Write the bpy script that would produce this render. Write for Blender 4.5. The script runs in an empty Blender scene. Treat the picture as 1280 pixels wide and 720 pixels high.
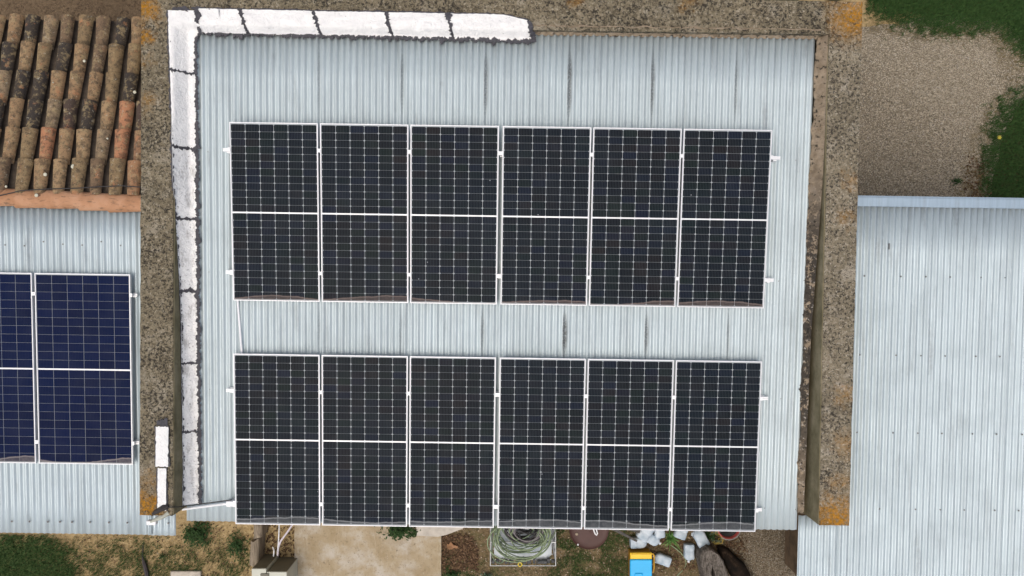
import bpy, bmesh, math, random
import numpy as np
from mathutils import Vector, Matrix, Euler, noise as mnoise

random.seed(7)
sc = bpy.context.scene
col = sc.collection

# ------------------------------------------------------------------ camera, world, sun, exposure
H = 11.7                      # camera height above the ground
F = 900.0                     # focal length in pixels of a 1280 px wide frame
cam_d = bpy.data.cameras.new("camera")
cam_d.sensor_width = 36.0
cam_d.lens = 36.0 * F / 1280.0
cam_d.clip_start = 0.1
cam_d.clip_end = 2000
cam = bpy.data.objects.new("camera", cam_d)
cam.location = (0, 0, H)
col.objects.link(cam)
sc.camera = cam

SUN_EL, SUN_AZ = math.radians(72), math.radians(-145)      # very soft overcast sun from high in the lower left
world = bpy.data.worlds.new("World")
sc.world = world
world.use_nodes = True
wn = world.node_tree
for n in list(wn.nodes):
    wn.nodes.remove(n)
sky = wn.nodes.new("ShaderNodeTexSky")
sky.sky_type = 'NISHITA'
sky.sun_disc = False
sky.sun_elevation = SUN_EL
sky.sun_rotation = SUN_AZ
sky.air_density = 0.7
sky.dust_density = 6.0
sky.ozone_density = 0.3
bg = wn.nodes.new("ShaderNodeBackground")
bg.inputs[1].default_value = 0.14
wo = wn.nodes.new("ShaderNodeOutputWorld")
wn.links.new(sky.outputs[0], bg.inputs[0])
wn.links.new(bg.outputs[0], wo.inputs[0])

sd = bpy.data.lights.new("sun", 'SUN')
sd.energy = 1.3
sd.angle = math.radians(70)
sd.color = (1.0, 0.97, 0.88)
sun = bpy.data.objects.new("sun", sd)
dirv = Vector((math.sin(SUN_AZ) * math.cos(SUN_EL), math.cos(SUN_AZ) * math.cos(SUN_EL), math.sin(SUN_EL)))
sun.rotation_euler = dirv.to_track_quat('Z', 'Y').to_euler()
sun.location = (0, 0, 30)
col.objects.link(sun)

sc.view_settings.view_transform = 'Standard'
sc.view_settings.look = 'None'
sc.view_settings.gamma = 1.0
sc.view_settings.exposure = -0.06

# ------------------------------------------------------------------ frames of reference
TH = math.radians(0.85)       # the buildings stand slightly turned
CT, ST = math.cos(TH), math.sin(TH)


def W(u, v, z=0.0):
    return Vector((u * CT + v * ST, -u * ST + v * CT, z))


def G(px, py, z=0.0):
    d = H - z
    return Vector(((px - 640) * d / F, (360 - py) * d / F, z))


def UV(px, py, d):
    x, y = (px - 640) * d / F, (360 - py) * d / F
    return x * CT - y * ST, x * ST + y * CT


def lerp(a, b, t):
    return a + (b - a) * t


def interp(x, pts):
    if x <= pts[0][0]:
        return pts[0][1]
    for (a, va), (b, vb) in zip(pts, pts[1:]):
        if x <= b:
            return lerp(va, vb, (x - a) / (b - a))
    return pts[-1][1]


# ------------------------------------------------------------------ materials
class M:
    def __init__(s, name, rough=0.6, metal=0.0, spec=0.5):
        s.m = bpy.data.materials.new(name)
        s.m.use_nodes = True
        s.t = s.m.node_tree
        s.b = s.t.nodes["Principled BSDF"]
        s.b.inputs["Roughness"].default_value = rough
        s.b.inputs["Metallic"].default_value = metal
        s.b.inputs["Specular IOR Level"].default_value = spec

    def n(s, t):
        return s.t.nodes.new(t)

    def put(s, sock, v):
        if hasattr(v, "is_output"):
            s.t.links.new(v, sock)
        elif isinstance(v, (tuple, list)) and len(v) == 3 and sock.type == 'RGBA':
            sock.default_value = (*v, 1)
        else:
            sock.default_value = v

    def coord(s, kind="Object", obj=None):
        n = s.n("ShaderNodeTexCoord")
        if obj:
            n.object = obj
        return n.outputs[kind]

    def pos(s):
        return s.n("ShaderNodeNewGeometry").outputs["Position"]

    def rnd(s):
        return s.n("ShaderNodeObjectInfo").outputs["Random"]

    def map(s, vec, scale=(1, 1, 1), loc=(0, 0, 0)):
        n = s.n("ShaderNodeMapping")
        s.put(n.inputs[0], vec)
        n.inputs["Scale"].default_value = scale
        s.put(n.inputs["Location"], loc)
        return n.outputs[0]

    def noise(s, vec, scale=5, detail=4, rough=0.55, dist=0.0):
        n = s.n("ShaderNodeTexNoise")
        s.put(n.inputs["Vector"], vec)
        n.inputs["Scale"].default_value = scale
        n.inputs["Detail"].default_value = detail
        n.inputs["Roughness"].default_value = rough
        n.inputs["Distortion"].default_value = dist
        return n.outputs[0]

    def voro(s, vec, scale=5, feature='F1', out="Distance"):
        n = s.n("ShaderNodeTexVoronoi")
        n.feature = feature
        s.put(n.inputs["Vector"], vec)
        n.inputs["Scale"].default_value = scale
        return n.outputs[out]

    def ramp(s, fac, stops, interp_='LINEAR'):
        n = s.n("ShaderNodeValToRGB")
        n.color_ramp.interpolation = interp_
        els = n.color_ramp.elements
        while len(els) < len(stops):
            els.new(0.5)
        for e, (p, c) in zip(els, stops):
            e.position = p
            e.color = (*c, 1) if isinstance(c, (tuple, list)) else (c, c, c, 1)
        s.put(n.inputs[0], fac)
        return n.outputs[0]

    def rng(s, v, a, b, c=0.0, d=1.0):
        n = s.n("ShaderNodeMapRange")
        n.clamp = True
        n.interpolation_type = 'SMOOTHSTEP'
        s.put(n.inputs[0], v)
        for i, x in enumerate((a, b, c, d)):
            s.put(n.inputs[i + 1], x)
        return n.outputs[0]

    def math(s, op, a, b=0.0, c=0.0):
        n = s.n("ShaderNodeMath")
        n.operation = op
        s.put(n.inputs[0], a)
        s.put(n.inputs[1], b)
        s.put(n.inputs[2], c)
        return n.outputs[0]

    def sep(s, vec):
        n = s.n("ShaderNodeSeparateXYZ")
        s.put(n.inputs[0], vec)
        return n.outputs

    def mix(s, fac, a, b, mode='MIX'):
        n = s.n("ShaderNodeMix")
        n.data_type = 'RGBA'
        n.blend_type = mode
        s.put(n.inputs[0], fac)
        s.put(n.inputs[6], a)
        s.put(n.inputs[7], b)
        return n.outputs[2]

    def blobs(s, vec, pts, soft=0.5, wob=0.06):
        """mask of growths that stand at given places (x, y, z, r) in vec's space, with an uneven rim"""
        w = s.noise(vec, 9, 5, 0.65)
        out = None
        for (x, y, z, r) in pts:
            n = s.n("ShaderNodeVectorMath")
            n.operation = 'DISTANCE'
            s.put(n.inputs[0], vec)
            n.inputs[1].default_value = (x, y, z)
            d = s.math('ADD', n.outputs["Value"], s.math('MULTIPLY', s.math('SUBTRACT', w, 0.5), wob * 8))
            k = s.rng(d, r * soft, r * 1.25, 1.0, 0.0)
            out = k if out is None else s.math('MAXIMUM', out, k)
        return out

    def col(s, c):
        s.put(s.b.inputs["Base Color"], c)

    def rough(s, v):
        s.put(s.b.inputs["Roughness"], v)

    def bump(s, h, strength=0.5, dist=0.01):
        n = s.n("ShaderNodeBump")
        n.inputs["Strength"].default_value = strength
        n.inputs["Distance"].default_value = dist
        s.put(n.inputs["Height"], h)
        s.t.links.new(n.outputs[0], s.b.inputs["Normal"])


def plain(name, c, rough=0.5, metal=0.0, var=0.25, scale=12, bump=0.0, spec=0.5):
    m = M(name, rough, metal, spec)
    co = m.coord()
    f = m.noise(co, scale, 6, 0.6)
    m.col(m.ramp(f, [(0.25, tuple(x * (1 - var) for x in c)), (0.75, tuple(min(1, x * (1 + var)) for x in c))]))
    if bump:
        m.bump(m.noise(co, scale * 4, 5), bump, 0.01)
    return m.m


def metal_sheet(name, tint, streaks):
    m = M(name, 0.5, 0.25, 0.4)
    co = m.coord()
    p = m.pos()
    x, y, z = m.sep(co)
    r = m.rnd()
    long_ = m.noise(m.map(p, (22, 0.9, 1)), 1.0, 5, 0.65)
    blot = m.noise(p, 2.2, 6, 0.6)
    fine = m.noise(p, 55, 3, 0.6)
    c = m.ramp(long_, [(0.28, tuple(t * 0.80 for t in tint)), (0.5, tint), (0.75, tuple(min(1, t * 1.10) for t in tint))])
    c = m.mix(m.rng(blot, 0.45, 0.75, 0, 0.35), c, tuple(t * 0.74 for t in tint))
    c = m.mix(m.rng(fine, 0.62, 0.78, 0, 0.22), c, (0.30, 0.31, 0.31))
    spk = m.voro(p, 26)
    c = m.mix(m.rng(spk, 0.03, 0.075, 0.45, 0), c, (0.10, 0.095, 0.085))
    smudge = m.noise(m.map(p, (7.5, 0.85, 1), (3, 9, 0)), 1.0, 5, 0.62)
    c = m.mix(m.math('MULTIPLY', m.rng(smudge, 0.55, 0.74, 0, 0.5), m.rng(m.noise(p, 17, 4, .7), .3, .6, .45, 1.0)), c, (0.20, 0.215, 0.225))
    c = m.mix(m.rng(m.noise(m.map(p, (16, 1.3, 1), (1, 4, 0)), 1.0, 4, 0.6), 0.58, 0.75, 0, 0.5), c, tuple(min(1, t * 1.25) for t in tint))
    # per-sheet difference in weathering
    c = m.mix(m.math('MULTIPLY', r, 0.16), c, tuple(t * 0.70 for t in tint))
    if streaks:
        # grime that has run down from the laps between sheets
        off = m.math('MULTIPLY', r, 40.0)
        cx = m.n("ShaderNodeCombineXYZ")
        m.put(cx.inputs[0], off)
        ydist = m.noise(m.map(co, (3, 0.75, 0), cx.outputs[0]), 1.0, 3, 0.5)
        wob = m.math('MULTIPLY', m.math('SUBTRACT', m.noise(p, 30, 3), 0.5), 0.012)
        dx = m.math('ABSOLUTE', m.math('SUBTRACT', m.math('ADD', x, wob), 0.024))
        win = m.math('MAXIMUM', m.rng(m.math('ABSOLUTE', m.math('SUBTRACT', y, 2.42)), 0.12, 0.62, 1.0, 0.0), m.rng(m.math('ABSOLUTE', m.math('ADD', y, 0.55)), 0.05, 0.42, 1.0, 0.0))
        at = m.n("ShaderNodeAttribute")
        at.attribute_type = 'OBJECT'
        at.attribute_name = "stain"
        amt = m.math('MULTIPLY', m.math('MULTIPLY', win, at.outputs["Fac"]), m.rng(ydist, 0.30, 0.52, 0.55, 1.0))
        wid = m.math('ADD', m.math('MULTIPLY', amt, 0.046), 0.003)
        msk = m.math('MULTIPLY', m.rng(m.math('DIVIDE', dx, wid), 0.3, 1.0, 1.0, 0.0),
                     m.math('ADD', m.math('MULTIPLY', amt, 0.80), 0.10))
        msk = m.math('MULTIPLY', msk, m.rng(m.noise(p, 60, 4), 0.3, 0.6, 0.45, 1.0))
        c = m.mix(msk, c, (0.045, 0.042, 0.04))
    m.col(c)
    m.rough(m.rng(blot, 0.3, 0.7, 0.42, 0.56))
    m.bump(m.noise(p, 14, 4), 0.12, 0.01)
    return m.m


def concrete(name, orange, weak, k=1.0, grey=0.0):
    m = M(name, 0.92, 0, 0.2)
    p = m.pos()
    big = m.noise(p, 1.9, 5, 0.65)
    c = m.ramp(m.noise(p, 20, 7, 0.75), [(0.30, (0.08, 0.07, 0.05)), (0.46, (0.18, 0.155, 0.112)), (0.58, (0.27, 0.24, 0.18)), (0.74, (0.38, 0.35, 0.29))])
    c = m.mix(m.rng(big, 0.40, 0.66, 0.0, 0.6), c, (0.15, 0.132, 0.095))
    wx = m.noise(m.map(p, (1, 1, 1), (7, 1, 0)), 3.4, 6, 0.7)
    c = m.mix(m.rng(wx, 0.52, 0.66, 0.0, 0.5), c, (0.085, 0.075, 0.055))
    c = m.mix(m.rng(m.noise(m.map(p, (1, 1, 1), (1, 9, 0)), 4.2, 6, 0.7), 0.53, 0.66, 0.0, 0.55), c, (0.36, 0.335, 0.285))
    pale = m.noise(p, 36, 5, 0.7)
    c = m.mix(m.rng(pale, 0.55, 0.66, 0, 0.8), c, (0.44, 0.41, 0.35))
    dens = m.math('MULTIPLY', m.math('SUBTRACT', m.noise(m.map(p, (1, 1, 1), (2, 5, 0)), 2.6, 4, 0.6), 0.5), 0.16)
    b1 = m.math('ADD', m.noise(m.map(p, (1, 1, 1), (4, 2, 0)), 29, 6, 0.78), dens)
    c = m.mix(m.rng(b1, 0.51, 0.58, 0, 0.88), c, (0.020, 0.019, 0.018))
    b2 = m.math('ADD', m.noise(m.map(p, (1, 1, 1), (9, 7, 0)), 44, 3, 0.65), dens)
    c = m.mix(m.rng(b2, 0.57, 0.64, 0, 0.85), c, (0.025, 0.023, 0.02))
    ob = m.blobs(p, orange, 0.05, 0.05)
    ob = m.math('MAXIMUM', ob, m.math('MULTIPLY', m.blobs(p, weak, 0.02, 0.06), 0.38))
    c = m.mix(1.0, c, (k, k * (1 + .03 * grey), k * (1 + .12 * grey)), 'MULTIPLY')
    gr = m.math('MULTIPLY', ob, m.rng(m.noise(p, 30, 6, 0.75), 0.36, 0.56, 0.1, 1.0))
    oc = m.ramp(m.noise(p, 34, 5, 0.7), [(0.3, (0.15, 0.075, 0.012)), (0.5, (0.30, 0.145, 0.014)), (0.62, (0.46, 0.20, 0.012)), (0.74, (0.52, 0.30, 0.03))])
    c = m.mix(gr, c, oc)
    m.col(c)
    m.bump(m.noise(p, 40, 6, 0.75), 0.7, 0.014)
    return m.m


# ------------------------------------------------------------------ object helpers
ORG = {}


def tag(o, label, cat, group=None, kind=None):
    if label:
        o['label'] = label
    if cat:
        o['category'] = cat
    if group:
        o['group'] = group
    if kind:
        o['kind'] = kind
    return o


def root(name, label, cat, at, group=None, turned=True, kind=None):
    """an Empty at a thing's base; at = (u, v, z) if turned, else world x, y, z"""
    o = bpy.data.objects.new(name, None)
    col.objects.link(o)
    o.empty_display_size = 0.1
    if turned:
        o.location = W(*at)
        o.rotation_euler = (0, 0, -TH)
    else:
        o.location = at
    ORG[o] = Vector(at)
    return tag(o, label, cat, group, kind)


class MB:
    def __init__(s):
        s.v, s.f = [], []

    def add(s, vs, fs):
        b = len(s.v)
        s.v += [tuple(x) for x in vs]
        s.f += [tuple(b + i for i in f) for f in fs]
        return s

    def box(s, x0, x1, y0, y1, z0, z1):
        return s.add([(x0, y0, z0), (x1, y0, z0), (x1, y1, z0), (x0, y1, z0), (x0, y0, z1), (x1, y0, z1), (x1, y1, z1), (x0, y1, z1)],
                     [(3, 2, 1, 0), (4, 5, 6, 7), (0, 1, 5, 4), (1, 2, 6, 5), (2, 3, 7, 6), (3, 0, 4, 7)])

    def bbox(s, x0, x1, y0, y1, z0, z1, b=0.01, taper=0.0):
        """box with chamfered corners and top rim"""
        def ring(i, z, t=0.0):
            a0, a1, c0, c1 = x0 + i + t, x1 - i - t, y0 + i + t, y1 - i - t
            return [(a0 + b, c0, z), (a1 - b, c0, z), (a1, c0 + b, z), (a1, c1 - b, z), (a1 - b, c1, z), (a0 + b, c1, z), (a0, c1 - b, z), (a0, c0 + b, z)]
        rs = [ring(b, z0), ring(0, z0 + b), ring(0, z1 - b, taper), ring(b, z1, taper)]
        vs = sum(rs, [])
        fs = [tuple(range(7, -1, -1)), tuple(range(24, 32))]
        for k in range(3):
            for i in range(8):
                j = (i + 1) % 8
                fs.append((k * 8 + i, k * 8 + j, k * 8 + 8 + j, k * 8 + 8 + i))
        return s.add(vs, fs)

    def prism(s, poly, z0, z1):
        n = len(poly)
        vs = [(x, y, z0) for x, y in poly] + [(x, y, z1) for x, y in poly]
        fs = [tuple(range(n - 1, -1, -1)), tuple(range(n, 2 * n))]
        fs += [(i, (i + 1) % n, n + (i + 1) % n, n + i) for i in range(n)]
        return s.add(vs, fs)

    def grid(s, fn, nu, nv):
        vs = [fn(i / nu, j / nv) for j in range(nv + 1) for i in range(nu + 1)]
        fs = [(j * (nu + 1) + i, j * (nu + 1) + i + 1, (j + 1) * (nu + 1) + i + 1, (j + 1) * (nu + 1) + i) for j in range(nv) for i in range(nu)]
        return s.add(vs, fs)

    def tube(s, pts, r, n=8, closed=False, caps=True):
        pts = [Vector(p) for p in pts]
        m = len(pts)
        rr = r if isinstance(r, (list, tuple)) else [r] * m
        vs = []
        up = Vector((0, 0, 1))
        for i, p in enumerate(pts):
            if closed:
                t = pts[(i + 1) % m] - pts[i - 1]
            else:
                t = pts[min(i + 1, m - 1)] - pts[max(i - 1, 0)]
            if t.length < 1e-9:
                t = Vector((1, 0, 0))
            t.normalize()
            a = t.cross(up)
            if a.length < 0.05:
                a = t.cross(Vector((0, 1, 0)))
            a.normalize()
            b = a.cross(t)
            for k in range(n):
                an = 2 * math.pi * k / n
                vs.append(p + (a * math.cos(an) + b * math.sin(an)) * rr[i])
        fs = []
        for i in range(m if closed else m - 1):
            j = (i + 1) % m
            for k in range(n):
                l = (k + 1) % n
                fs.append((i * n + k, i * n + l, j * n + l, j * n + k))
        if caps and not closed:
            fs.append(tuple(range(n - 1, -1, -1)))
            fs.append(tuple((m - 1) * n + k for k in range(n)))
        return s.add(vs, fs)

    def lathe(s, prof, c=(0, 0, 0), n=32, cap0=True, cap1=True):
        vs = [(c[0] + r * math.cos(2 * math.pi * k / n), c[1] + r * math.sin(2 * math.pi * k / n), c[2] + z) for r, z in prof for k in range(n)]
        m = len(prof)
        fs = [(i * n + k, i * n + (k + 1) % n, (i + 1) * n + (k + 1) % n, (i + 1) * n + k) for i in range(m - 1) for k in range(n)]
        if cap0:
            fs.append(tuple(range(n - 1, -1, -1)))
        if cap1:
            fs.append(tuple((m - 1) * n + k for k in range(n)))
        return s.add(vs, fs)

    def xf(s, mat):
        s.v = [tuple(mat @ Vector(p)) for p in s.v]
        return s

    def mesh(s, name, o=(0, 0, 0), smooth=False):
        me = bpy.data.meshes.new(name)
        ox, oy, oz = o
        me.from_pydata([(x - ox, y - oy, z - oz) for x, y, z in s.v], [], s.f)
        if smooth:
            me.shade_smooth()
            if smooth != 'all':
                me.set_sharp_from_angle(angle=math.radians(40))
        me.update()
        return me

    def part(s, name, mat, parent, smooth=False, label=None, kind=None):
        """a part in the parent's frame; the points are in the root's (u, v, z) or world coordinates"""
        o = bpy.data.objects.new(name, s.mesh(name, ORG[parent], smooth))
        o.data.materials.append(mat)
        o.parent = parent
        col.objects.link(o)
        ORG[o] = ORG[parent]
        return tag(o, label, None, None, kind)

    def thing(s, name, mat, label, cat, at, group=None, smooth=False, turned=False, kind=None):
        o = bpy.data.objects.new(name, s.mesh(name, at, smooth))
        o.data.materials.append(mat)
        col.objects.link(o)
        if turned:
            o.location = W(*at)
            o.rotation_euler = (0, 0, -TH)
        else:
            o.location = at
        ORG[o] = Vector(at)
        return tag(o, label, cat, group, kind)


def piece(name, me, parent, loc=(0, 0, 0), rot=(0, 0, 0), scale=(1, 1, 1), mat=None):
    """one more piece sharing mesh data, placed in the parent's own frame"""
    o = bpy.data.objects.new(name, me)
    o.parent = parent
    o.location, o.rotation_euler, o.scale = loc, rot, scale
    col.objects.link(o)
    if mat:
        o.material_slots[0].link = 'OBJECT'
        o.material_slots[0].material = mat
    return o


def nz(x, y=0.0, z=0.0, s=1.0):
    return mnoise.noise(Vector((x * s, y * s, z * s)))


# ------------------------------------------------------------------ materials in use
# orange lichen grows at these places on the parapet (world x, y, z, radius)
Zp = H - 8.40
def spot(px, py, z, r):
    g = G(px, py, z)
    return (g.x, g.y, z, r)


STRONG = [spot(1068, 22, 3.29, .34), spot(1045, 650, 3.22, .34), spot(184, 634, 3.22, .24), spot(182, 10, 3.3, .2), spot(181, 45, 3.29, .12)]
WEAK = [spot(1040, 2, 3.3, .16), spot(1062, 225, 3.28, .12), spot(184, 78, 3.29, .10), spot(182, 125, 3.28, .14), spot(860, 4, 3.3, .12), spot(720, 2, 3.3, .09),
        spot(1057, 555, 3.23, .18), spot(1057, 495, 3.24, .18), spot(1048, 605, 3.22, .16), spot(188, 600, 3.22, .14), spot(1060, 272, 3.28, .12)]
m_conc = concrete("weathered_concrete", STRONG, WEAK, 0.92, -0.9)
m_conc2 = concrete("weathered_concrete_grey", STRONG, WEAK, 1.05, -0.4)
m_render = M("stained_render", 0.9, 0, 0.2)
_p = m_render.pos()
_c = m_render.ramp(m_render.noise(m_render.map(_p, (3, 2.2, 3)), 1.5, 6, 0.65), [(0.3, (0.115, 0.10, 0.055)), (0.5, (0.20, 0.175, 0.105)), (0.72, (0.29, 0.25, 0.165))])
m_render.col(m_render.mix(m_render.rng(m_render.noise(_p, 24, 4), 0.55, 0.75, 0, 0.5), _c, (0.07, 0.065, 0.045)))
m_render.bump(m_render.noise(_p, 40, 5), 0.4, 0.008)
m_render = m_render.m

m_mortar = M("old_mortar", 0.95, 0, 0.2)
_p = m_mortar.pos()
_y = m_mortar.sep(_p)[1]
_c = m_mortar.ramp(m_mortar.noise(_p, 9, 6, 0.65), [(0.3, (0.20, 0.155, 0.105)), (0.55, (0.31, 0.25, 0.18)), (0.75, (0.40, 0.34, 0.27))])
_dk = m_mortar.math('MULTIPLY', m_mortar.rng(_y, 0.4, 1.7, 1.0, 0.12), m_mortar.rng(m_mortar.noise(_p, 11, 6, 0.75), 0.51, 0.59, 1.0, 0.0))
_dk = m_mortar.math('MULTIPLY', _dk, m_mortar.rng(_y, -2.7, -1.3, 0.35, 1.0))
_c = m_mortar.mix(_dk, _c, (0.055, 0.048, 0.04))
_c = m_mortar.mix(m_mortar.math('MULTIPLY', m_mortar.rng(_y, -0.6, 1.0, 1.0, 0.0), m_mortar.rng(m_mortar.noise(_p, 20, 4, 0.7), 0.58, 0.66, 0, 0.8)), _c, (0.50, 0.46, 0.41))
_c = m_mortar.mix(m_mortar.rng(m_mortar.noise(_p, 21, 4, 0.65), 0.57, 0.63, 0, 0.9), _c, (0.03, 0.027, 0.022))
m_mortar.col(_c)
m_mortar.bump(m_mortar.noise(_p, 45, 6, 0.7), 0.8, 0.012)
m_mortar = m_mortar.m


def membrane(name, dirt):
    m = M(name, 0.6, 0, 0.35)
    p = m.pos()
    c = m.ramp(m.noise(p, 7, 5), [(0.3, (0.80, 0.81, 0.81)), (0.7, (0.90, 0.91, 0.90))])
    st = m.noise(m.map(p, (9, 3.2, 1)), 1.7, 6, 0.7)
    c = m.mix(m.rng(st, 0.62 - 0.22 * dirt, 0.80 - 0.22 * dirt, 0, 0.25 + 0.55 * dirt), c, (0.27, 0.26, 0.24))
    c = m.mix(m.rng(m.noise(p, 38, 5, 0.7), 0.66 - 0.12 * dirt, 0.72 - 0.1 * dirt, 0, 0.8), c, (0.10, 0.10, 0.10))
    m.col(c)
    m.bump(m.noise(m.map(p, (1, 1, 1)), 19, 6, 0.65, 1.2), 0.9, 0.022)
    return m.m


m_memb = membrane("white_membrane", 0.12)
m_memb_old = membrane("white_membrane_worn", 0.58)
m_bit = plain("bitumen", (0.055, 0.055, 0.065), 0.75, 0, 0.5, 30, 0.6)
m_sheet = metal_sheet("zinc_sheet", (0.495, 0.575, 0.600), True)
m_sheet_side = metal_sheet("zinc_sheet_side", (0.475, 0.56, 0.595), False)
m_flash = metal_sheet("zinc_flashing", (0.33, 0.43, 0.52), False)
m_alu = plain("aluminium", (0.68, 0.70, 0.73), 0.38, 0.15, 0.06, 8)
m_rail = plain("rail_aluminium", (0.78, 0.80, 0.82), 0.4, 0.2, 0.06, 8)
m_screw = plain("screw_steel", (0.16, 0.16, 0.16), 0.5, 0.6, 0.2)
m_pvc = plain("white_pvc", (0.80, 0.82, 0.84), 0.4, 0, 0.05)
m_black = plain("black_rubber", (0.018, 0.018, 0.02), 0.55, 0, 0.3)
m_wall = plain("rough_plaster_wall", (0.36, 0.31, 0.24), 0.9, 0, 0.25, 3, 0.5)
m_wall_dark = plain("dirty_wall_base", (0.16, 0.11, 0.065), 0.95, 0, 0.5, 6, 0.8)

m_tile = M("terracotta", 0.88, 0, 0.25)
_co, _p, _r = m_tile.coord(), m_tile.pos(), m_tile.rnd()
_base = m_tile.ramp(_r, [(0.0, (0.27, 0.19, 0.105)), (0.16, (0.05, 0.042, 0.038)), (0.28, (0.33, 0.215, 0.12)), (0.42, (0.20, 0.135, 0.085)),
                         (0.56, (0.37, 0.25, 0.14)), (0.70, (0.085, 0.058, 0.048)), (0.80, (0.30, 0.22, 0.14)), (0.92, (0.46, 0.22, 0.12))], 'CONSTANT')
_c = m_tile.mix(m_tile.rng(m_tile.noise(_p, 14, 7, 0.75), 0.46, 0.58, 0, 0.65), _base, (0.075, 0.058, 0.042))
_c = m_tile.mix(m_tile.rng(m_tile.noise(m_tile.map(_p, (1, 1, 1), (5, 3, 1)), 11, 7, 0.75), 0.50, 0.62, 0, 0.65), _c, (0.38, 0.29, 0.16))
_c = m_tile.mix(m_tile.rng(m_tile.noise(m_tile.map(_p, (1, 1, 1), (15, 3, 1)), 6, 5, 0.7), 0.58, 0.70, 0, 0.7), _c, (0.48, 0.23, 0.115))
_c = m_tile.mix(m_tile.rng(m_tile.noise(_p, 40, 4, 0.7), 0.56, 0.66, 0, 0.7), _c, (0.03, 0.026, 0.022))
_c = m_tile.mix(m_tile.rng(m_tile.noise(m_tile.map(_p, (1, 1, 1), (1, 8, 1)), 24, 5, 0.7), 0.60, 0.68, 0, 0.7), _c, (0.46, 0.43, 0.34))
_c = m_tile.mix(1.0, _c, (.86, .87, .86), 'MULTIPLY')
m_tile.col(_c)
m_tile.bump(m_tile.noise(_p, 60, 5), 0.5, 0.006)
m_tile = m_tile.m
m_tile_new = m_tile.copy()
m_tile_new.name = 'terracotta_newer'
for _n in m_tile_new.node_tree.nodes:
    if _n.type == 'VALTORGB' and _n.color_ramp.interpolation == 'CONSTANT':
        for _e, _k in zip(_n.color_ramp.elements, ((.46, .22, .12), (.40, .20, .115), (.47, .26, .15), (.30, .17, .10), (.50, .27, .16), (.42, .21, .12), (.36, .20, .11), (.48, .23, .13))):
            _e.color = (*_k, 1)
m_pan = plain("terracotta_dark", (0.085, 0.066, 0.048), 0.95, 0, 0.45, 14, 0.6)  # darker tone for the pan tiles and the slope beneath
m_ridge = M("terracotta_ridge", 0.85, 0, 0.25)
_p = m_ridge.pos()
_c = m_ridge.ramp(m_ridge.noise(_p, 5, 6, 0.6), [(0.3, (0.34, 0.175, 0.09)), (0.55, (0.45, 0.25, 0.145)), (0.75, (0.50, 0.31, 0.20))])
_c = m_ridge.mix(m_ridge.rng(m_ridge.noise(m_ridge.map(_p, (1, 3, 1)), 8, 6, 0.7), 0.53, 0.68, 0, 0.7), _c, (0.085, 0.07, 0.05))
m_ridge.col(_c)
m_ridge.bump(m_ridge.noise(_p, 50, 5), 0.4, 0.005)
m_ridge = m_ridge.m

# ------------------------------------------------------------------ depth of the roofs below the camera (metres), in building axes
def d_roof(v): return 8.52 + 0.055 * (3.0 - v)
def d_left(v): return 8.61 + 0.058 * (0.1 - v)
def d_right(v): return 8.75 + 0.035 * (1.1 - v)
def d_par(v): return 8.41 + (3.37 - v) / 6.14 * 0.07
def d_tile(v): return 8.53 + 0.24 * (v - 0.95)
def z_roof(v): return H - d_roof(v)
def z_left(v): return H - d_left(v)
def z_right(v): return H - d_right(v)
def z_par(v): return H - d_par(v)
def z_tile(v): return H - d_tile(v)

PITCH = 0.0762


def corr_sheet(name, width, v0, v1, dz, amp=0.013, nwave=None, phase=0.0, seg=10, wob=0.0):
    """corrugated sheet; local x 0..width, local y v1..v0 ; dz(v) local height"""
    mb = MB()
    nx = max(4, round(width / PITCH * 8))
    ny = seg

    def fn(i, j):
        x = i * width
        y = lerp(v0, v1, j)
        return (x, y + (wob * math.sin(2 * math.pi * (x / PITCH) + 1) if j in (0, 1) else 0), dz(y) + amp * math.cos(2 * math.pi * x / PITCH + phase) + 0.0025 * nz(x * 3, y * 1.3, 5))
    mb.grid(fn, nx, ny)
    # a return edge so that the sheet has thickness
    th = 0.0012
    b = len(mb.v) // (nx + 1)
    top = list(mb.v)
    n0 = len(top)
    mb.v += [(x, y, z - th) for x, y, z in top]
    mb.f += [tuple(n0 + k for k in reversed(f)) for f in list(mb.f)]
    W_ = nx + 1
    for j in range(ny):
        mb.f.append((j * W_, (j + 1) * W_, n0 + (j + 1) * W_, n0 + j * W_))
        mb.f.append((j * W_ + nx, n0 + j * W_ + nx, n0 + (j + 1) * W_ + nx, (j + 1) * W_ + nx))
    for i in range(nx):
        mb.f.append((i, n0 + i, n0 + i + 1, i + 1))
        q = ny * W_
        mb.f.append((q + i, q + i + 1, n0 + q + i + 1, n0 + q + i))
    me = mb.mesh(name, smooth='all')
    return me


# ------------------------------------------------------------------ main building
UL0, UL1 = -4.345, -3.956       # left parapet
UR0, UR1 = 3.66, 4.012          # right parapet
V0, V1 = -2.74, 3.405            # ends of the parapets
VT = 3.02                       # inner face of the top parapet
house = root("shed_building", "main shed with grey corrugated metal roof framed by a mossy concrete parapet", "building", (0, 0, 0))


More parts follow.
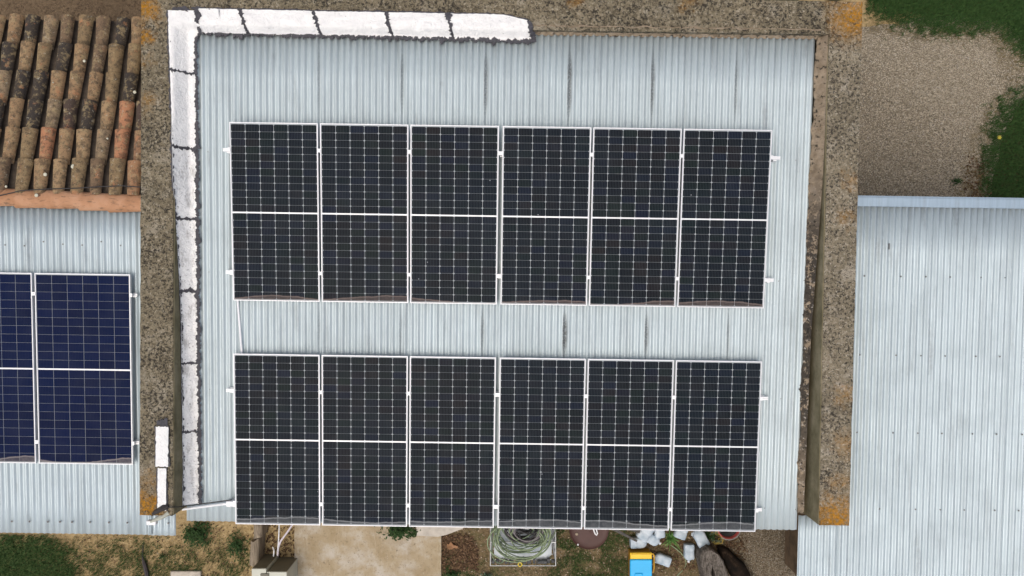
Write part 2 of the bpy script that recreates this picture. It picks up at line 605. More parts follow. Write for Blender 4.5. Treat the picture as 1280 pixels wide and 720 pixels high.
def parapet(u0, u1, v0, v1, name="parapet_wall"):
    mb = MB()
    nu, nv = max(6, int((u1 - u0) / 0.035)), max(6, int((v1 - v0) / 0.035))

    def fn(i, j):
        u, v = lerp(u0, u1, i), lerp(v0, v1, j)
        if v0 < 0:
            far = (v - V0) / (V1 - V0)
            u += (-0.035 - 0.012 * i if u0 < 0 else 0.035 * i) * far
        e = 0.004
        if i in (0, 1):
            u += e * nz(v * 14, u, 1) + 0.004 * nz(v * 3, u, 2)
        if j in (0, 1):
            v += e * nz(u * 14, v, 3)
        return (u, v, z_par(v) + 0.010 * nz(u * 5, v * 5, 0) + 0.006 * nz(u * 21, v * 21, 4))
    mb.grid(fn, nu, nv)
    Wd = nu + 1
    rim = [i for i in range(Wd)] + [j * Wd + nu for j in range(1, nv + 1)] + [nv * Wd + i for i in range(nu - 1, -1, -1)] + [j * Wd for j in range(nv - 1, 0, -1)]
    b = len(mb.v)
    mb.v += [(mb.v[k][0], mb.v[k][1], -0.3) for k in rim]
    n = len(rim)
    for k in range(n):
        l = (k + 1) % n
        mb.f.append((rim[k], b + k, b + l, rim[l]))
    return mb.part(name, m_conc2 if u0 > 0 else m_conc, house, smooth=True)


parapet(UL0, UL1, V0, V1)
parapet(UR0, UR1, V0, V1)
parapet(UL1 - 0.046, UR0 - 0.003, VT, V1)
MB().box(UL1 + 0.004, UR0 - 0.004, -2.70, -2.52, -0.3, 2.74).part("front_wall", m_wall, house)

# rendered inner faces of the two side parapets (the coat stands 8 mm proud)
for (ua, ub) in ((UL1 - 0.002, UL1 + 0.009), (UR0 - 0.009, UR0 + 0.002)):
    mb = MB()
    n = 60
    for i in range(n):
        va, vb = lerp(-2.735, VT - 0.03, i / n), lerp(-2.735, VT - 0.03, (i + 1) / n)
        za, zb = z_par(va) - 0.012 + 0.005 * nz(va * 9), z_par(vb) - 0.012 + 0.005 * nz(vb * 9)
        lo = 2.5
        if ua < 0 and vb > 1.1:
            break
        tp = -0.047 * (va - V0) / (V1 - V0) if ua < 0 else 0.0
        x0, x1 = ua + tp, ub + tp
        mb.add([(x0, va, lo), (x1, va, lo), (x1, va, za), (x0, va, za), (x0, vb, lo), (x1, vb, lo), (x1, vb, zb), (x0, vb, zb)],
               [(0, 1, 2, 3), (7, 6, 5, 4), (0, 3, 7, 4), (1, 5, 6, 2), (3, 2, 6, 7)])
    mb.part("inner_render", m_render, house)

# roof sheets, one metre apart, each lapping the next
roof = MB().box(-3.93, 3.64, -2.60, 3.0, 2.55, 2.60).part("roof", m_wall, house)
sheet_me = corr_sheet("roof_sheet", 1.062, -2.92, 3.03, lambda v: z_roof(v) - z_roof(0), wob=0.006)
sheet_me.materials.append(m_sheet)
u_first = UV(398, 100, 8.55)[0] - 2.0
for k in range(8):
    u = u_first + k * 0.9906
    w = 1.0
    if u + 1.062 > UR0:
        w = None
    me = sheet_me
    if u < UL1:
        me = corr_sheet("roof_sheet", u + 1.062 - UL1 - 0.01, -2.92, 3.03, lambda v: z_roof(v) - z_roof(0), wob=0.006)
        me.materials.append(m_sheet)
        u = UL1 + 0.01
    elif w is None:
        wd = 3.545 - u
        if wd < 0.1:
            continue
        me = corr_sheet("roof_sheet", wd, -2.92, 3.03, lambda v: z_roof(v) - z_roof(0), wob=0.006)
        me.materials.append(m_sheet)
    stain_ = (0, 0, .35, .5, .7, 1.0, .8, .6)[k]
    s_ = piece("roof_sheet", me, roof, (u, 0, z_roof(0) + 0.0014), (0, 0.0026, 0))
    s_['stain'] = stain_

# roofing screws (rows across the sheets)
scr = MB()
for v in (1.574, 0.14, -1.286, -2.66):
    u = -3.68
    while u < 3.5:
        scr.lathe([(0.006, 0), (0.006, 0.003), (0.004, 0.004), (0.004, 0.007)], (round(u / PITCH) * PITCH + u_first % PITCH, v + random.uniform(-.01, .01), z_roof(v) + 0.0105), 6, False)
        u += random.choice((0.305, 0.38, 0.305))
scr.part("roof_screws", m_screw, roof, kind="stuff")


# mortar fillet along the right parapet and the top one
def ragged(name, path, wl, wr, mat, parent, amp=0.012, step=0.012, th=0.006, freq=22, dome=0.0, seed=0, nw=2):
    """strip along path [(u, v, z)...]; wl / wr half widths; both edges torn"""
    P = [Vector(p) for p in path]
    segs, L = [], 0
    for a, b in zip(P, P[1:]):
        segs.append((L, a, b))
        L += (b - a).length
    n = max(2, int(L / step))
    mb = MB()
    rows = []
    for i in range(n + 1):
        s = L * i / n
        for (l0, a, b) in reversed(segs):
            if s >= l0 - 1e-9:
                break
        t = (s - l0) / max(1e-9, (b - a).length)
        p = a.lerp(b, min(1, t))
        d = (b - a).normalized()
        nrm = Vector((d.y, -d.x, 0))
        nrm = nrm.normalized() if nrm.length > 1e-6 else Vector((1, 0, 0))
        f1 = amp * (nz(s * freq, seed, 0.3) + 0.9 * nz(s * freq * 2.9, seed, 7) + 2.2 * max(0, nz(s * freq * 0.4, seed, 3)) ** 1.5)
        f2 = amp * (nz(s * freq, seed, 9.3) + 0.9 * nz(s * freq * 2.9, seed, 17) + 2.2 * max(0, nz(s * freq * 0.4, seed, 13)) ** 1.5)
        L_, R_ = -(wl(s / L) if callable(wl) else wl) - f1, (wr(s / L) if callable(wr) else wr) + f2
        if L_ > R_ - 0.003:
            L_, R_ = -0.0015, 0.0015
        row = []
        for k in range(nw + 1):
            q = k / nw
            off = lerp(L_, R_, q)
            row.append(p + nrm * off + Vector((0, 0, th + dome * math.sin(math.pi * q) + 0.25 * th * nz(s * 30, q * 3, seed))))
        rows.append([p + nrm * L_ - Vector((0, 0, 0.004))] + row + [p + nrm * R_ - Vector((0, 0, 0.004))])
    wd = nw + 3
    mb.add([x for r in rows for x in r], [(i * wd + k, i * wd + k + 1, (i + 1) * wd + k + 1, (i + 1) * wd + k) for i in range(n) for k in range(wd - 1)])
    return mb.part(name, mat, parent, smooth=True)


fill = MB()
NV = 240


def fillet(i, j):
    v = lerp(-2.70, VT - 0.005, j)
    ue = 3.545 + 0.03 * nz(v * 2.1, 3) + 0.02 * nz(v * 9, 5) + 0.012 * nz(v * 31, 6)       # torn edge on the sheets
    ue += interp(v, [(-2.7, -0.015), (0, -0.02), (1.5, -0.015), (3, 0.02)])
    ui = UR0 - 0.006 - interp(v, [(-2.7, 0.055), (-0.5, 0.05), (1.2, 0.012), (1.8, 0.0), (3, 0.0)]) + 0.006 * nz(v * 12, 8)
    zi = interp(v, [(-2.7, z_roof(-2.7) + 0.05), (-0.5, z_roof(-.5) + 0.06), (1.2, z_roof(1.2) + 0.12), (2.0, z_par(2.0) - 0.03), (3.03, z_par(3.03) - 0.006)])
    u = lerp(ue, ui, i)
    if i >= 1:
        z = zi
    else:
        z = lerp(z_roof(v) + 0.009, zi, i ** 1.2)
        z += 0.024 * nz(u * 16, v * 16, 2) * min(1, i * 3) + 0.010 * nz(u * 60, v * 60, 1)
    return (u, v, z)


fill.grid(fillet, 8, NV)
base = [lerp(-2.70, VT - 0.005, j / NV) for j in range(NV + 1)]
b0 = len(fill.v)
fill.v += [(fill.v[j * 9 + 8][0], v, z_roof(v) - 0.01) for j, v in enumerate(base)]
fill.f += [(j * 9 + 8, b0 + j, b0 + j + 1, (j + 1) * 9 + 8) for j in range(NV)]
b0 = len(fill.v)
fill.v += [(fill.v[j * 9][0], v, z_roof(v) - 0.012) for j, v in enumerate(base)]
fill.f += [(j * 9, (j + 1) * 9, b0 + j + 1, b0 + j) for j in range(NV)]
fill.part("mortar_fillet", m_mortar, house, smooth=True)

fill = MB()


def fillet2(i, j):
    u = lerp(0.10, 3.56, j)
    ve = 3.005 + 0.012 * nz(u * 9, 15) + 0.008 * math.cos(2 * math.pi * (u - u_first) / PITCH) - 0.01 + 0.010 * nz(u * 30, 4)
    v = lerp(ve, VT + 0.055 + 0.02 * nz(u * 7, 9), i)
    z = lerp(z_roof(v) + 0.010, z_par(VT) + 0.010, min(1, i * 1.05)) + 0.006 * nz(u * 40, v * 40, 1)
    return (u, v, z)


fill.grid(fillet2, 5, 160)
fill.f = [tuple(reversed(f)) for f in fill.f]
fill.part("mortar_fillet", m_mortar, house, smooth=True)

# ---- white membrane along the left parapet, then along the top
vb = [3.18, 2.485, 1.60, 0.765, -0.095, -0.965, -1.80, -2.70]


def memb_left(i, v):
    us = interp(v, [(-3, -3.947), (-0.3, -3.957), (1.0, -3.985), (2.0, -4.01), (3.2, -4.06)])
    ds = interp(v, [(-2.3, 8.71), (-0.3, 8.61), (0.9, 8.47), (1.2, d_par(1.2) - 0.016), (2.3, d_par(2.3) - 0.020), (3.2, d_par(3.2) - 0.028)])
    u = lerp(us, interp(v, [(2.90, -3.775), (2.96, -3.72), (3.2, -3.70)]), i)
    zr = z_roof(v) + 0.018
    zs = H - ds
    t = min(1, i / 0.62)
    if v > 1.15:        # laid over the arris of the parapet
        t = max(0, min(1, (u - UL1 + 0.03) / 0.12))
    t *= max(0, min(1, (3.03 - v) / 0.05))
    z = lerp(zs, zr, t ** 0.9)
    z += 0.010 * nz(u * 16, v * 5, 3) + 0.007 * nz(u * 40, v * 24, 1)
    return u, z


memb_group = None
for k, (va, vbt) in enumerate(zip(vb, vb[1:])):
    n = int((va - vbt) / 0.02)
    mb = MB()

    def fn(i, j):
        v = lerp(vbt + 0.007, va - 0.007, j)
        ii = i
        u, z = memb_left(i, v)
        if i == 0:
            u += 0.005 + 0.008 * nz(v * 25, 2, k)
        if i == 1:
            u += -0.010 + 0.010 * nz(v * 25, 3, k) + 0.006 * nz(v * 60, 3, k)
        if j in (0, 1):
            v += 0.008 * nz(u * 40, k, 5)
        return (u, v, z + 0.006)
    mb.grid(fn, 12, n)
    mb.f = [f for f in mb.f]
    mb.part("membrane_sheet", m_memb if k < 2 else m_memb_old, house, smooth='all')
    # torn bitumen along the two long sides and across the joint
    for side in (0.0, 1.0):
        path = []
        for q in range(n + 1):
            v = lerp(va, vbt, q / n)
            u, z = memb_left(side, v)
            path.append((u, v, z + (0.010 if side == 1.0 else -0.002)))
        if side == 1.0:
            ragged("bitumen_seam", path, 0.018, 0.016, m_bit, house, 0.022, 0.008, 0.004, 24, seed=k + 40)
        else:
            ragged("bitumen_seam", path, 0.010 if k else 0.035, 0.012, m_bit, house, 0.018, 0.010, 0.004, 20, seed=k + 60)
    if k < 6:
        path = []
        for q in range(17):
            u, z = memb_left(q / 16, vbt)
            path.append((u, vbt + 0.012 * nz(u * 11, k, 2), z + 0.008))
        ragged("bitumen_seam", path, 0.012, 0.014, m_bit, house, 0.024, 0.007, 0.005, 30, seed=k)
ragged("bitumen_seam", [(-3.725, 3.20, z_par(3.2) + .030), (-3.712, 3.05, z_par(3.05) + .034), (-3.715, 2.94, z_roof(2.94) + .045)], 0.014, 0.016, m_bit, house, 0.022, 0.008, 0.006, 28, seed=133)
u_, z_ = memb_left(0, 3.18)
ragged("bitumen_seam", [(-4.005, 3.185, z_ + .002), (-3.86, 3.19, z_ + .002), (-3.76, 3.15, z_ + .002)], 0.02, 0.012, m_bit, house, 0.012, 0.008, 0.006, 26, seed=3)

ub = [-3.735, -3.17, -2.315, -1.475, -0.765, 0.165]


def memb_top(u, j):
    vt = interp(u, [(-3.7, 3.205), (-2, 3.195), (-0.3, 3.19), (-0.1, 3.185), (0.17, 3.125)]) + 0.005 * nz(u * 4, 2)
    vl = interp(u, [(-3.7, 2.945), (-2, 2.935), (0.17, 2.905)]) + 0.006 * nz(u * 5, 7)
    v = lerp(vt, vl, j)
    zt, zr = z_par(v) + 0.022, z_roof(v) + 0.018
    t = max(0, min(1, (3.022 - v) / 0.07))
    z = lerp(zt, zr, t) + 0.009 * nz(u * 6, v * 18, 3) + 0.007 * nz(u * 30, v * 36, 1)
    return v, z


for k, (ua, ub_) in enumerate(zip(ub, ub[1:])):
    n = int((ub_ - ua) / 0.02)
    mb = MB()

    def fn(i, j):
        u = lerp(ua + 0.01, ub_ - 0.01, i)
        v, z = memb_top(u, 1 - j)
        if j == 0:
            v += 0.004 + 0.009 * nz(u * 22, 2, k) + 0.007 * nz(u * 60, 2, k) + (0.02 * max(0, nz(u * 9, 5, 1)) if k == 0 else 0)
        if j == 1:
            v += -0.004 + 0.006 * nz(u * 25, 3, k)
        if i in (0, 1):
            u += 0.008 * nz(v * 40, k, 5)
        slant = (v - 3.04) * (-0.30)
        return (u + slant * (1 if 0 < k or i > 0.5 else 0), v, z + 0.006)
    mb.grid(fn, n, 12)
    mb.part("membrane_sheet", m_memb, house, smooth='all')
    for side in (0, 1):
        path = []
        for q in range(n + 1):
            u = lerp(ua, ub_, q / n)
            v, z = memb_top(u, side)
            path.append((u - (v - 3.04) * 0.3, v, z + (0.010 if side else -0.002)))
        if side:
            ragged("bitumen_seam", path, 0.022 + (0.022 if k == 0 else 0), 0.014, m_bit, house, 0.036 if k else 0.06, 0.007, 0.006, 24, seed=k + 80)
        else:
            ragged("bitumen_seam", path, 0.010, 0.012, m_bit, house, 0.010, 0.012, 0.004, 18, seed=k + 90)
    path = []
    for q in range(17):
        v, z = memb_top(ub_, q / 16)
        path.append((ub_ - (v - 3.04) * 0.3 + 0.014 * nz(v * 10, k, 2), v, z + 0.007))
    ragged("bitumen_seam", path, 0.019 + (0.012 if k == 4 else 0), 0.017, m_bit, house, 0.026, 0.007, 0.005, 30, seed=k + 5)

# repair patches on top of the left parapet, lower end
for k, (x0, x1, y0, y1) in enumerate(((195.5, 211, 533, 583), (197.5, 208, 585, 638))):
    ua, vt = UV(x0, y0, 8.46)
    uc, vl = UV(x1, y1, 8.47)
    n = 26
    mb = MB()

    def fn(i, j):
        v = lerp(vl, vt, j) + (0.010 * nz(i * 6, k, 4) if j in (0, 1) else 0)
        u = lerp(ua, uc, i) + (0.012 * nz(v * 20, i * 4, k) if i in (0, 1) else 0)
        return (u, v, z_par(v) + 0.022 + 0.004 * nz(u * 30, v * 30))
    mb.grid(fn, 8, n)
    mb.part("repair_patch", m_memb, house, smooth='all')
    ragged("bitumen_seam", [(uc - 0.01, vt + 0.01, z_par(vt) + .008), (uc + 0.006, vl, z_par(vl) + .008)], 0.012, 0.03 if k else 0.012, m_bit, house, 0.014, 0.01, 0.006, 18, seed=k + 100)
    ragged("bitumen_seam", [(ua - 0.01, vt, z_par(vt) + .008), (ua - 0.004, vl, z_par(vl) + .008)], 0.006, 0.008, m_bit, house, 0.008, 0.01, 0.006, 18, seed=k + 110)
u0_, v0_ = UV(196, 530, 8.46)
ragged("bitumen_seam", [(u0_, v0_, z_par(v0_) + 0.008), (u0_ + 0.13, v0_ + 0.005, z_par(v0_) + 0.008)], 0.055, 0.025, m_bit, house, 0.03, 0.006, 0.006, 26, seed=120)

# ------------------------------------------------------------------ left house: tiles behind, metal sheets in front
lhouse = root("tiled_house", "low house with old terracotta tiles above and corrugated metal sheets below, left of the shed", "building", (-6.2, 0.9, 0))
MB().box(-7.6, UL0 - 0.004, -2.55, 3.10, -0.3, 2.50).part("house_wall", m_wall, lhouse)
slope = MB()
slope.add([(-7.6, .92, z_tile(.92) - .10), (UL0 - .003, .92, z_tile(.92) - .10), (UL0 - .003, 3.2, z_tile(3.2) - .10), (-7.6, 3.2, z_tile(3.2) - .10),
           (-7.6, .92, 2.4), (UL0 - .003, .92, 2.4), (UL0 - .003, 3.2, 2.4), (-7.6, 3.2, 2.4)],
          [(0, 1, 2, 3), (7, 6, 5, 4), (0, 4, 5, 1), (1, 5, 6, 2), (2, 6, 7, 3), (3, 7, 4, 0)])
slope = slope.part("tile_roof", m_pan, lhouse)


def barrel(r0, r1, length, concave=False, th=0.017, n=8):
    """half-round tile: local y from 0 (upper end, narrow) to length (lower end, wide)"""
    mb = MB()
    rows = []
    for j in range(4):
        t = j / 3
        r = lerp(r0, r1, t)
        for rr in (r, r - th):
            row = []
            for k in range(n + 1):
                a = math.pi * (0.03 + 0.94 * k / n)
                x, z = -rr * math.cos(a), rr * math.sin(a) * 0.86
                row.append((x, t * length, -z if concave else z))
            rows.append(row)
    wd = n + 1
    vs = [p for r in rows for p in r]
    fs = []
    for j in range(3):
        o0, i0, o1, i1 = 2 * j * wd, (2 * j + 1) * wd, (2 * j + 2) * wd, (2 * j + 3) * wd
        for k in range(n):
            fs += [(o0 + k, o0 + k + 1, o1 + k + 1, o1 + k), (i0 + k + 1, i0 + k, i1 + k, i1 + k + 1)]
        fs += [(o0, o1, i1, i0), (o0 + n, i0 + n, i1 + n, o1 + n)]
    for k in range(n):
        fs += [(k + 1, k, wd + k, wd + k + 1), (6 * wd + k, 6 * wd + k + 1, 7 * wd + k + 1, 7 * wd + k)]
    mb.add(vs, fs)
    return mb


cover_me = barrel(0.070, 0.091, 0.43).mesh("roof_tile", smooth=True)
cover_me.materials.append(m_tile)
pan_me = barrel(0.090, 0.074, 0.45, True).mesh("pan_tile", smooth=True)
pan_me.materials.append(m_pan)
TP = 0.2235
ROWS = 6
u0t = UV(172, 222, 8.6)[0]
tilt = math.atan(0.24)
LO = lhouse_o = ORG[lhouse]
vtop, vbot = 3.30, 1.06
for c in range(-1, 13):
    u = u0t - c * TP
    for r in range(ROWS):
        step = 0.372
        vl = vtop - r * step                       # lower end of this tile
        vu = vl - 0.43 * math.cos(tilt)
        jx, jr = random.uniform(-.008, .008), random.uniform(-.045, .045)
        uu = u + jx
        if uu + 0.095 < UL0:
            piece("roof_tile", cover_me, slope, (uu - LO[0], vu - LO[1], z_tile(vu) + 0.018 - LO[2] + random.uniform(-.004, .006)),
                  (-tilt + 0.075 + random.uniform(-.015, .02), random.uniform(-.06, .06), jr), (random.uniform(.94, 1.06), random.uniform(.97, 1.03), random.uniform(.92, 1.08)), m_tile_new if (c <= 0 and r >= 4) or (c, r) in ((1, 4), (9, 5)) else None)
        elif uu - 0.03 < UL0:                       # cut tiles beside the parapet stand a little to the left of it
            piece("roof_tile", cover_me, slope, (UL0 - 0.105 - LO[0], vu - LO[1], z_tile(vu) + 0.018 - LO[2]), (-tilt + 0.075, 0, 0), (.95, 1, 1))
        up = u - TP / 2 + random.uniform(-.006, .006)
        piece("pan_tile", pan_me, slope, (up - LO[0], vu - 0.02 - LO[1], z_tile(vu) + 0.016 - LO[2]), (-tilt + 0.03, 0, random.uniform(-.02, .02)), (1.0, 1, 0.75))
# ridge tiles
ridge_me = barrel(0.100, 0.112, 0.44).mesh("ridge_tile", smooth=True)
ridge_me.materials.append(m_ridge)
for k, px in enumerate((181, 143, 102, 62, 21, -19, -59, -100)):
    u, v = UV(px, 253 - (177 - px) * 0.045, 8.47)
    if px > 170:
        u = UL0 - 0.006
    piece("ridge_tile", ridge_me, slope, (u - LO[0], v - LO[1] - 0.006 * (k % 2), z_left(0.95) + 0.015 - LO[2] + 0.004 * (k % 3)),
          (0, 0.012, math.pi / 2 + random.uniform(-.02, .02)), (1, 1, .85))
# pale lichen spots on tiles
ls = MB()
for (x, y, r) in ((105, 76, .018), (168, 115, .02), (66, 103, .008), (91, 208, .028), (56, 218, .022), (3, 213, .02), (45, 244, .022), (7, 233, .014), (134, 173, .012)):
    u, v = UV(x, y, 8.5)
    zz = (z_tile(v) + 0.108) if v > 1.0 else z_left(.95) + 0.115
    u, v = UV(x, y, H - zz)
    ls.lathe([(r, -.006), (r * .95, .003), (r * .6, .006)], (u, v, zz - .006), 9)
ls.part("lichen_spots", plain("pale_lichen", (0.50, 0.50, 0.40), 0.95, 0, .2, 40), slope, kind="stuff")
# black cable lying along the ridge
pts = [(*UV(x, y, 8.43), z_left(.95) + 0.115) for x, y in ((-40, 250), (0, 244), (25, 238), (60, 236), (95, 235), (125, 233), (152, 232), (180, 234))]
MB().tube(pts, 0.006, 6).thing("black_cable", m_black, "thin black cable lying across the lowest row of terracotta tiles", "cable", (pts[3][0], pts[3][1], pts[3][2]), turned=True)

lroof = MB().box(-7.5, UL0 - 0.02, -2.5, 0.9, 2.60, 2.66).part("metal_roof", m_wall, lhouse)
lsheet = corr_sheet("roof_sheet", 1.062, -3.08, 0.90, lambda v: z_left(v) - z_left(0), wob=0.006)
lsheet.materials.append(m_sheet_side)
uu = UV(97, 640, 8.79)[0]
for k in range(-3, 2):
    u = uu + k * 0.9906
    if u + 1.062 > UL0 - 0.006:
        me = corr_sheet("roof_sheet", UL0 - 0.006 - u, -3.08, 0.90, lambda v: z_left(v) - z_left(0), wob=0.006)
        me.materials.append(m_sheet_side)
        if UL0 - u < 0.1:
            continue
    else:
        me = lsheet
    piece("roof_sheet", me, lroof, (u - LO[0], -LO[1], z_left(0) - LO[2] + (0.0022 if k % 2 else 0)))
me = corr_sheet("roof_sheet", 0.33, -3.085, -2.752, lambda v: z_left(v) - z_left(0), wob=0.006, seg=3)
me.materials.append(m_sheet_side)
piece("roof_sheet", me, lroof, (UL0 - 0.045 - LO[0], -LO[1], z_left(0) - LO[2] + 0.004))
scr = MB()
for x in (16, 38, 61, 76, 91, 113.5, 137, 160, 211):
    u, v = UV(x, 651 + x * .012, 8.79)
    scr.lathe([(0.013, 0), (0.013, 0.003), (0.007, 0.004), (0.007, 0.012)], (u, v, z_left(v) + 0.0105), 6, False)
for k in range(7):
    u, v = UV(8 + k * 24, 305 + random.uniform(-3, 3), 8.6)
    scr.lathe([(0.010, 0), (0.010, 0.003), (0.006, 0.004), (0.006, 0.01)], (u, v, z_left(v) + 0.0105), 6, False)
scr.part("roof_screws", m_screw, lroof, kind="stuff")

# ------------------------------------------------------------------ right outbuilding
rhouse = root("outbuilding", "low outbuilding under a wide corrugated metal roof, right of the shed", "building", (5.6, -1.2, 0))
RO = ORG[rhouse]
MB().box(4.49, 7.6, -4.4, 0.9, -0.3, 2.58).part("side_wall", m_wall_dark, rhouse)
rroof = MB().box(4.05, 7.8, -4.6, 1.12, 2.60, 2.65).part("metal_roof", m_wall, rhouse)
rs = corr_sheet("roof_sheet", 1.062, -4.9, 1.10, lambda v: z_right(v) - z_right(0), wob=0.006, amp=0.013)
rs.materials.append(m_sheet_side)
for k in range(4):
    piece("roof_sheet", rs, rroof, (4.022 + k * 0.9906 - RO[0], -RO[1], z_right(0) - RO[2] + (0.0022 if k % 2 else 0)))
me = corr_sheet("roof_sheet", 0.50, -4.9, -2.752, lambda v: z_right(v) - z_right(0), wob=0.006, amp=0.013)
me.materials.append(m_sheet_side)
piece("roof_sheet", me, rroof, (3.572 - RO[0], -RO[1], z_right(0) - RO[2] + 0.004))
fl = MB()
prof = [(0.0, -0.06), (0.0, 0.012), (0.03, 0.020), (0.125, 0.016), (0.132, 0.010)]
ncut = 24


def flash(i, j):
    u = lerp(4.018, 8.0, i)
    k = min(len(prof) - 1, round(j * (len(prof) - 1)))
    a, zz = prof[k]
    v = 1.185 - a
    return (u, v + 0.002 * nz(u * 3, a), z_right(v) + zz + 0.004 + 0.0015 * nz(u * 5, k))


fl.grid(flash, ncut, len(prof) - 1)
fl.f = [tuple(reversed(f)) for f in fl.f]
fl.part("ridge_flashing", m_flash, rhouse)
scr = MB()
for (py, off) in ((345, 0), (443, -4), (540, -6), (636, -8)):
    x = 1076 + off + (0 if py != 636 else 32)
    i = 0
    while x < 1300:
        u, v = UV(x, py + (x - 1070) * .013, 8.86)
        if u > 4.05:
            scr.lathe([(0.011, 0), (0.011, 0.003), (0.006, 0.004), (0.006, 0.010)], (u, v, z_right(v) + 0.0105), 6, False)
        x += (45, 31, 30, 38, 30, 32)[i % 6]
        i += 1
scr.part("roof_screws", m_screw, rroof, kind="stuff")
uf, vf = UV(1109, 308, 8.8)
MB().bbox(uf - .007, uf + .007, vf - .04, vf + .035, z_right(vf) + .006, z_right(vf) + .02, .003).part("metal_clip", m_screw, rroof)

# ------------------------------------------------------------------ solar panels
m_back = None


def cell_material(name, base, tint_b, rootobj, dirt, mode, bus, pw, ph, seed):
    """mode cell / back: the same dried dirt film along the low edge lies over both"""
    m = M(name, 0.2, 0, 0.02)
    pc = m.coord("Object", rootobj)
    x, y, z = m.sep(pc)
    rnd = m.rnd()
    if mode == 'cell':
        c = m.ramp(rnd, [(0.0, base), (0.3, tuple(b * 0.85 for b in base)), (0.45, (base[0] * 1.0, base[1] * 1.35, base[2] * .9)), (0.6, base), (0.74, tint_b), (0.86, (base[0] * 1.75, base[1] * 1.05, base[2] * .85)), (1.0, base)] if base[2] < .03 else [(0.0, base), (1.0, tint_b)])
        c = m.mix(m.rng(m.noise(m.pos(), 1.1, 3, .5), .4, .65, 0, .55), c, tuple(b * k_ for b, k_ in zip(base, (.8, 1.15, 1.35))))
        cx = m.sep(m.coord())[0]
        fr = m.math('ABSOLUTE', m.math('SUBTRACT', m.math('FRACT', m.math('ADD', m.math('MULTIPLY', cx, bus[0]), bus[1])), 0.5))
        line = m.rng(fr, 0.030, 0.075, 1.0, 0.0)
        c = m.mix(m.math('MULTIPLY', line, bus[2]), c, (0.34, 0.36, 0.40))
    else:
        c = (0.35, 0.385, 0.41) if mode == 'back' else (0.75, 0.77, 0.82)
    # film of dirt: y from the lower edge of the glass
    yb = m.math('ADD', y, ph / 2)
    rr = random.Random(seed)
    a, b, f, phs = dirt[0] * rr.uniform(.8, 1.2), dirt[1] * rr.uniform(.6, 1.3), rr.uniform(2.4, 4.2), rr.uniform(0, 6.28)
    top = m.math('ADD', m.math('MULTIPLY', m.math('SINE', m.math('ADD', m.math('MULTIPLY', x, f), phs)), b), a)
    top = m.math('ADD', top, m.math('MULTIPLY', m.math('SUBTRACT', m.noise(pc, 5, 5, .65), 0.5), 0.045))
    film = m.rng(m.math('SUBTRACT', top, yb), -0.004, 0.006, 0, 1)
    rim = m.rng(m.math('ABSOLUTE', m.math('SUBTRACT', top, m.math('ADD', yb, 0.006))), 0.002, 0.013, 1, 0)
    grain = m.rng(m.noise(pc, 14, 6, .7), 0.3, 0.7, 0.45, 1.0)
    low = m.rng(yb, 0.0, 0.12, 1.0, 0.75)
    c = m.mix(m.math('MULTIPLY', m.math('MULTIPLY', film, grain), m.math('MULTIPLY', low, dirt[2])), c, dirt[3])
    c = m.mix(m.math('MULTIPLY', rim, dirt[4]), c, tuple(min(1, q * 1.9) for q in dirt[3]))
    # thin even dust over the whole glass and a few droppings
    c = m.mix(m.rng(m.noise(pc, 3.5, 5, .6), 0.35, 0.75, 0.0, 0.022), c, (0.30, 0.32, 0.34))
    c = m.mix(m.rng(m.voro(m.map(pc, (1, 1, 1), (seed * 3.1, seed, 0)), 3.1), 0.012, 0.024, 0.8, 0), c, (0.42, 0.44, 0.48))
    m.col(c)
    m.rough(m.math('ADD', m.math('MULTIPLY', film, 0.5), 0.2))
    return m.m


def make_cell(w, h, ch, th=0.0012):
    mb = MB()
    x, y = w / 2, h / 2
    poly = [(-x + ch, -y), (x - ch, -y), (x, -y + ch), (x, y - ch), (x - ch, y), (-x + ch, y), (-x, y - ch), (-x, -y + ch)] if ch else [(-x, -y), (x, -y), (x, y), (-x, y)]
    return mb.prism(poly, 0, th).mesh("solar_cell")


class PanelKind:
    def __init__(s, pw, ph, nx, ny, px, py, gap, ch, fw, base, tint, bus, gx):
        s.pw, s.ph, s.nx, s.ny, s.px, s.py, s.gap = pw, ph, nx, ny, px, py, gap
        s.base, s.tint, s.bus = base, tint, bus
        s.cell = make_cell(px - gx[0], py - gx[1], ch)
        s.cell.materials.append(m_alu)
        fr = MB()
        hw, hh, d = pw / 2, ph / 2, 0.035
        fr.box(-hw, -hw + fw, -hh, hh, -d, 0).box(hw - fw, hw, -hh, hh, -d, 0)
        fr.box(-hw + fw, hw - fw, hh - fw, hh, -d, 0).box(-hw + fw, hw - fw, -hh, -hh + fw, -d, 0)
        s.frame = fr.mesh("frame")
        s.frame.materials.append(m_alu)
        s.back = MB().box(-hw + fw, hw - fw, -hh + fw, hh - fw, -0.0105, -0.006).mesh("backsheet")
        s.back.materials.append(m_alu)
        s.bar = MB().box(-hw + fw, hw - fw, -gap / 2 - .001, gap / 2 + .001, -0.006, -0.0046).mesh("centre_bar")
        s.bar.materials.append(m_alu)


mono = PanelKind(1.031, 2.094, 6, 24, 0.1668, 0.0848, 0.015, 0.0100, 0.0105, (0.0056, 0.0090, 0.0130), (0.0050, 0.0095, 0.0215), (9 / 0.163, 0.0, 0.20), (0.0046, 0.0019))
poly = PanelKind(1.130, 2.290, 6, 22, 0.1835, 0.1015, 0.016, 0.0, 0.012, (0.0050, 0.0090, 0.033), (0.0050, 0.0105, 0.044), (10 / 0.18, 0.0, 0.05), (0.0036, 0.0022))
n_panel = [0]


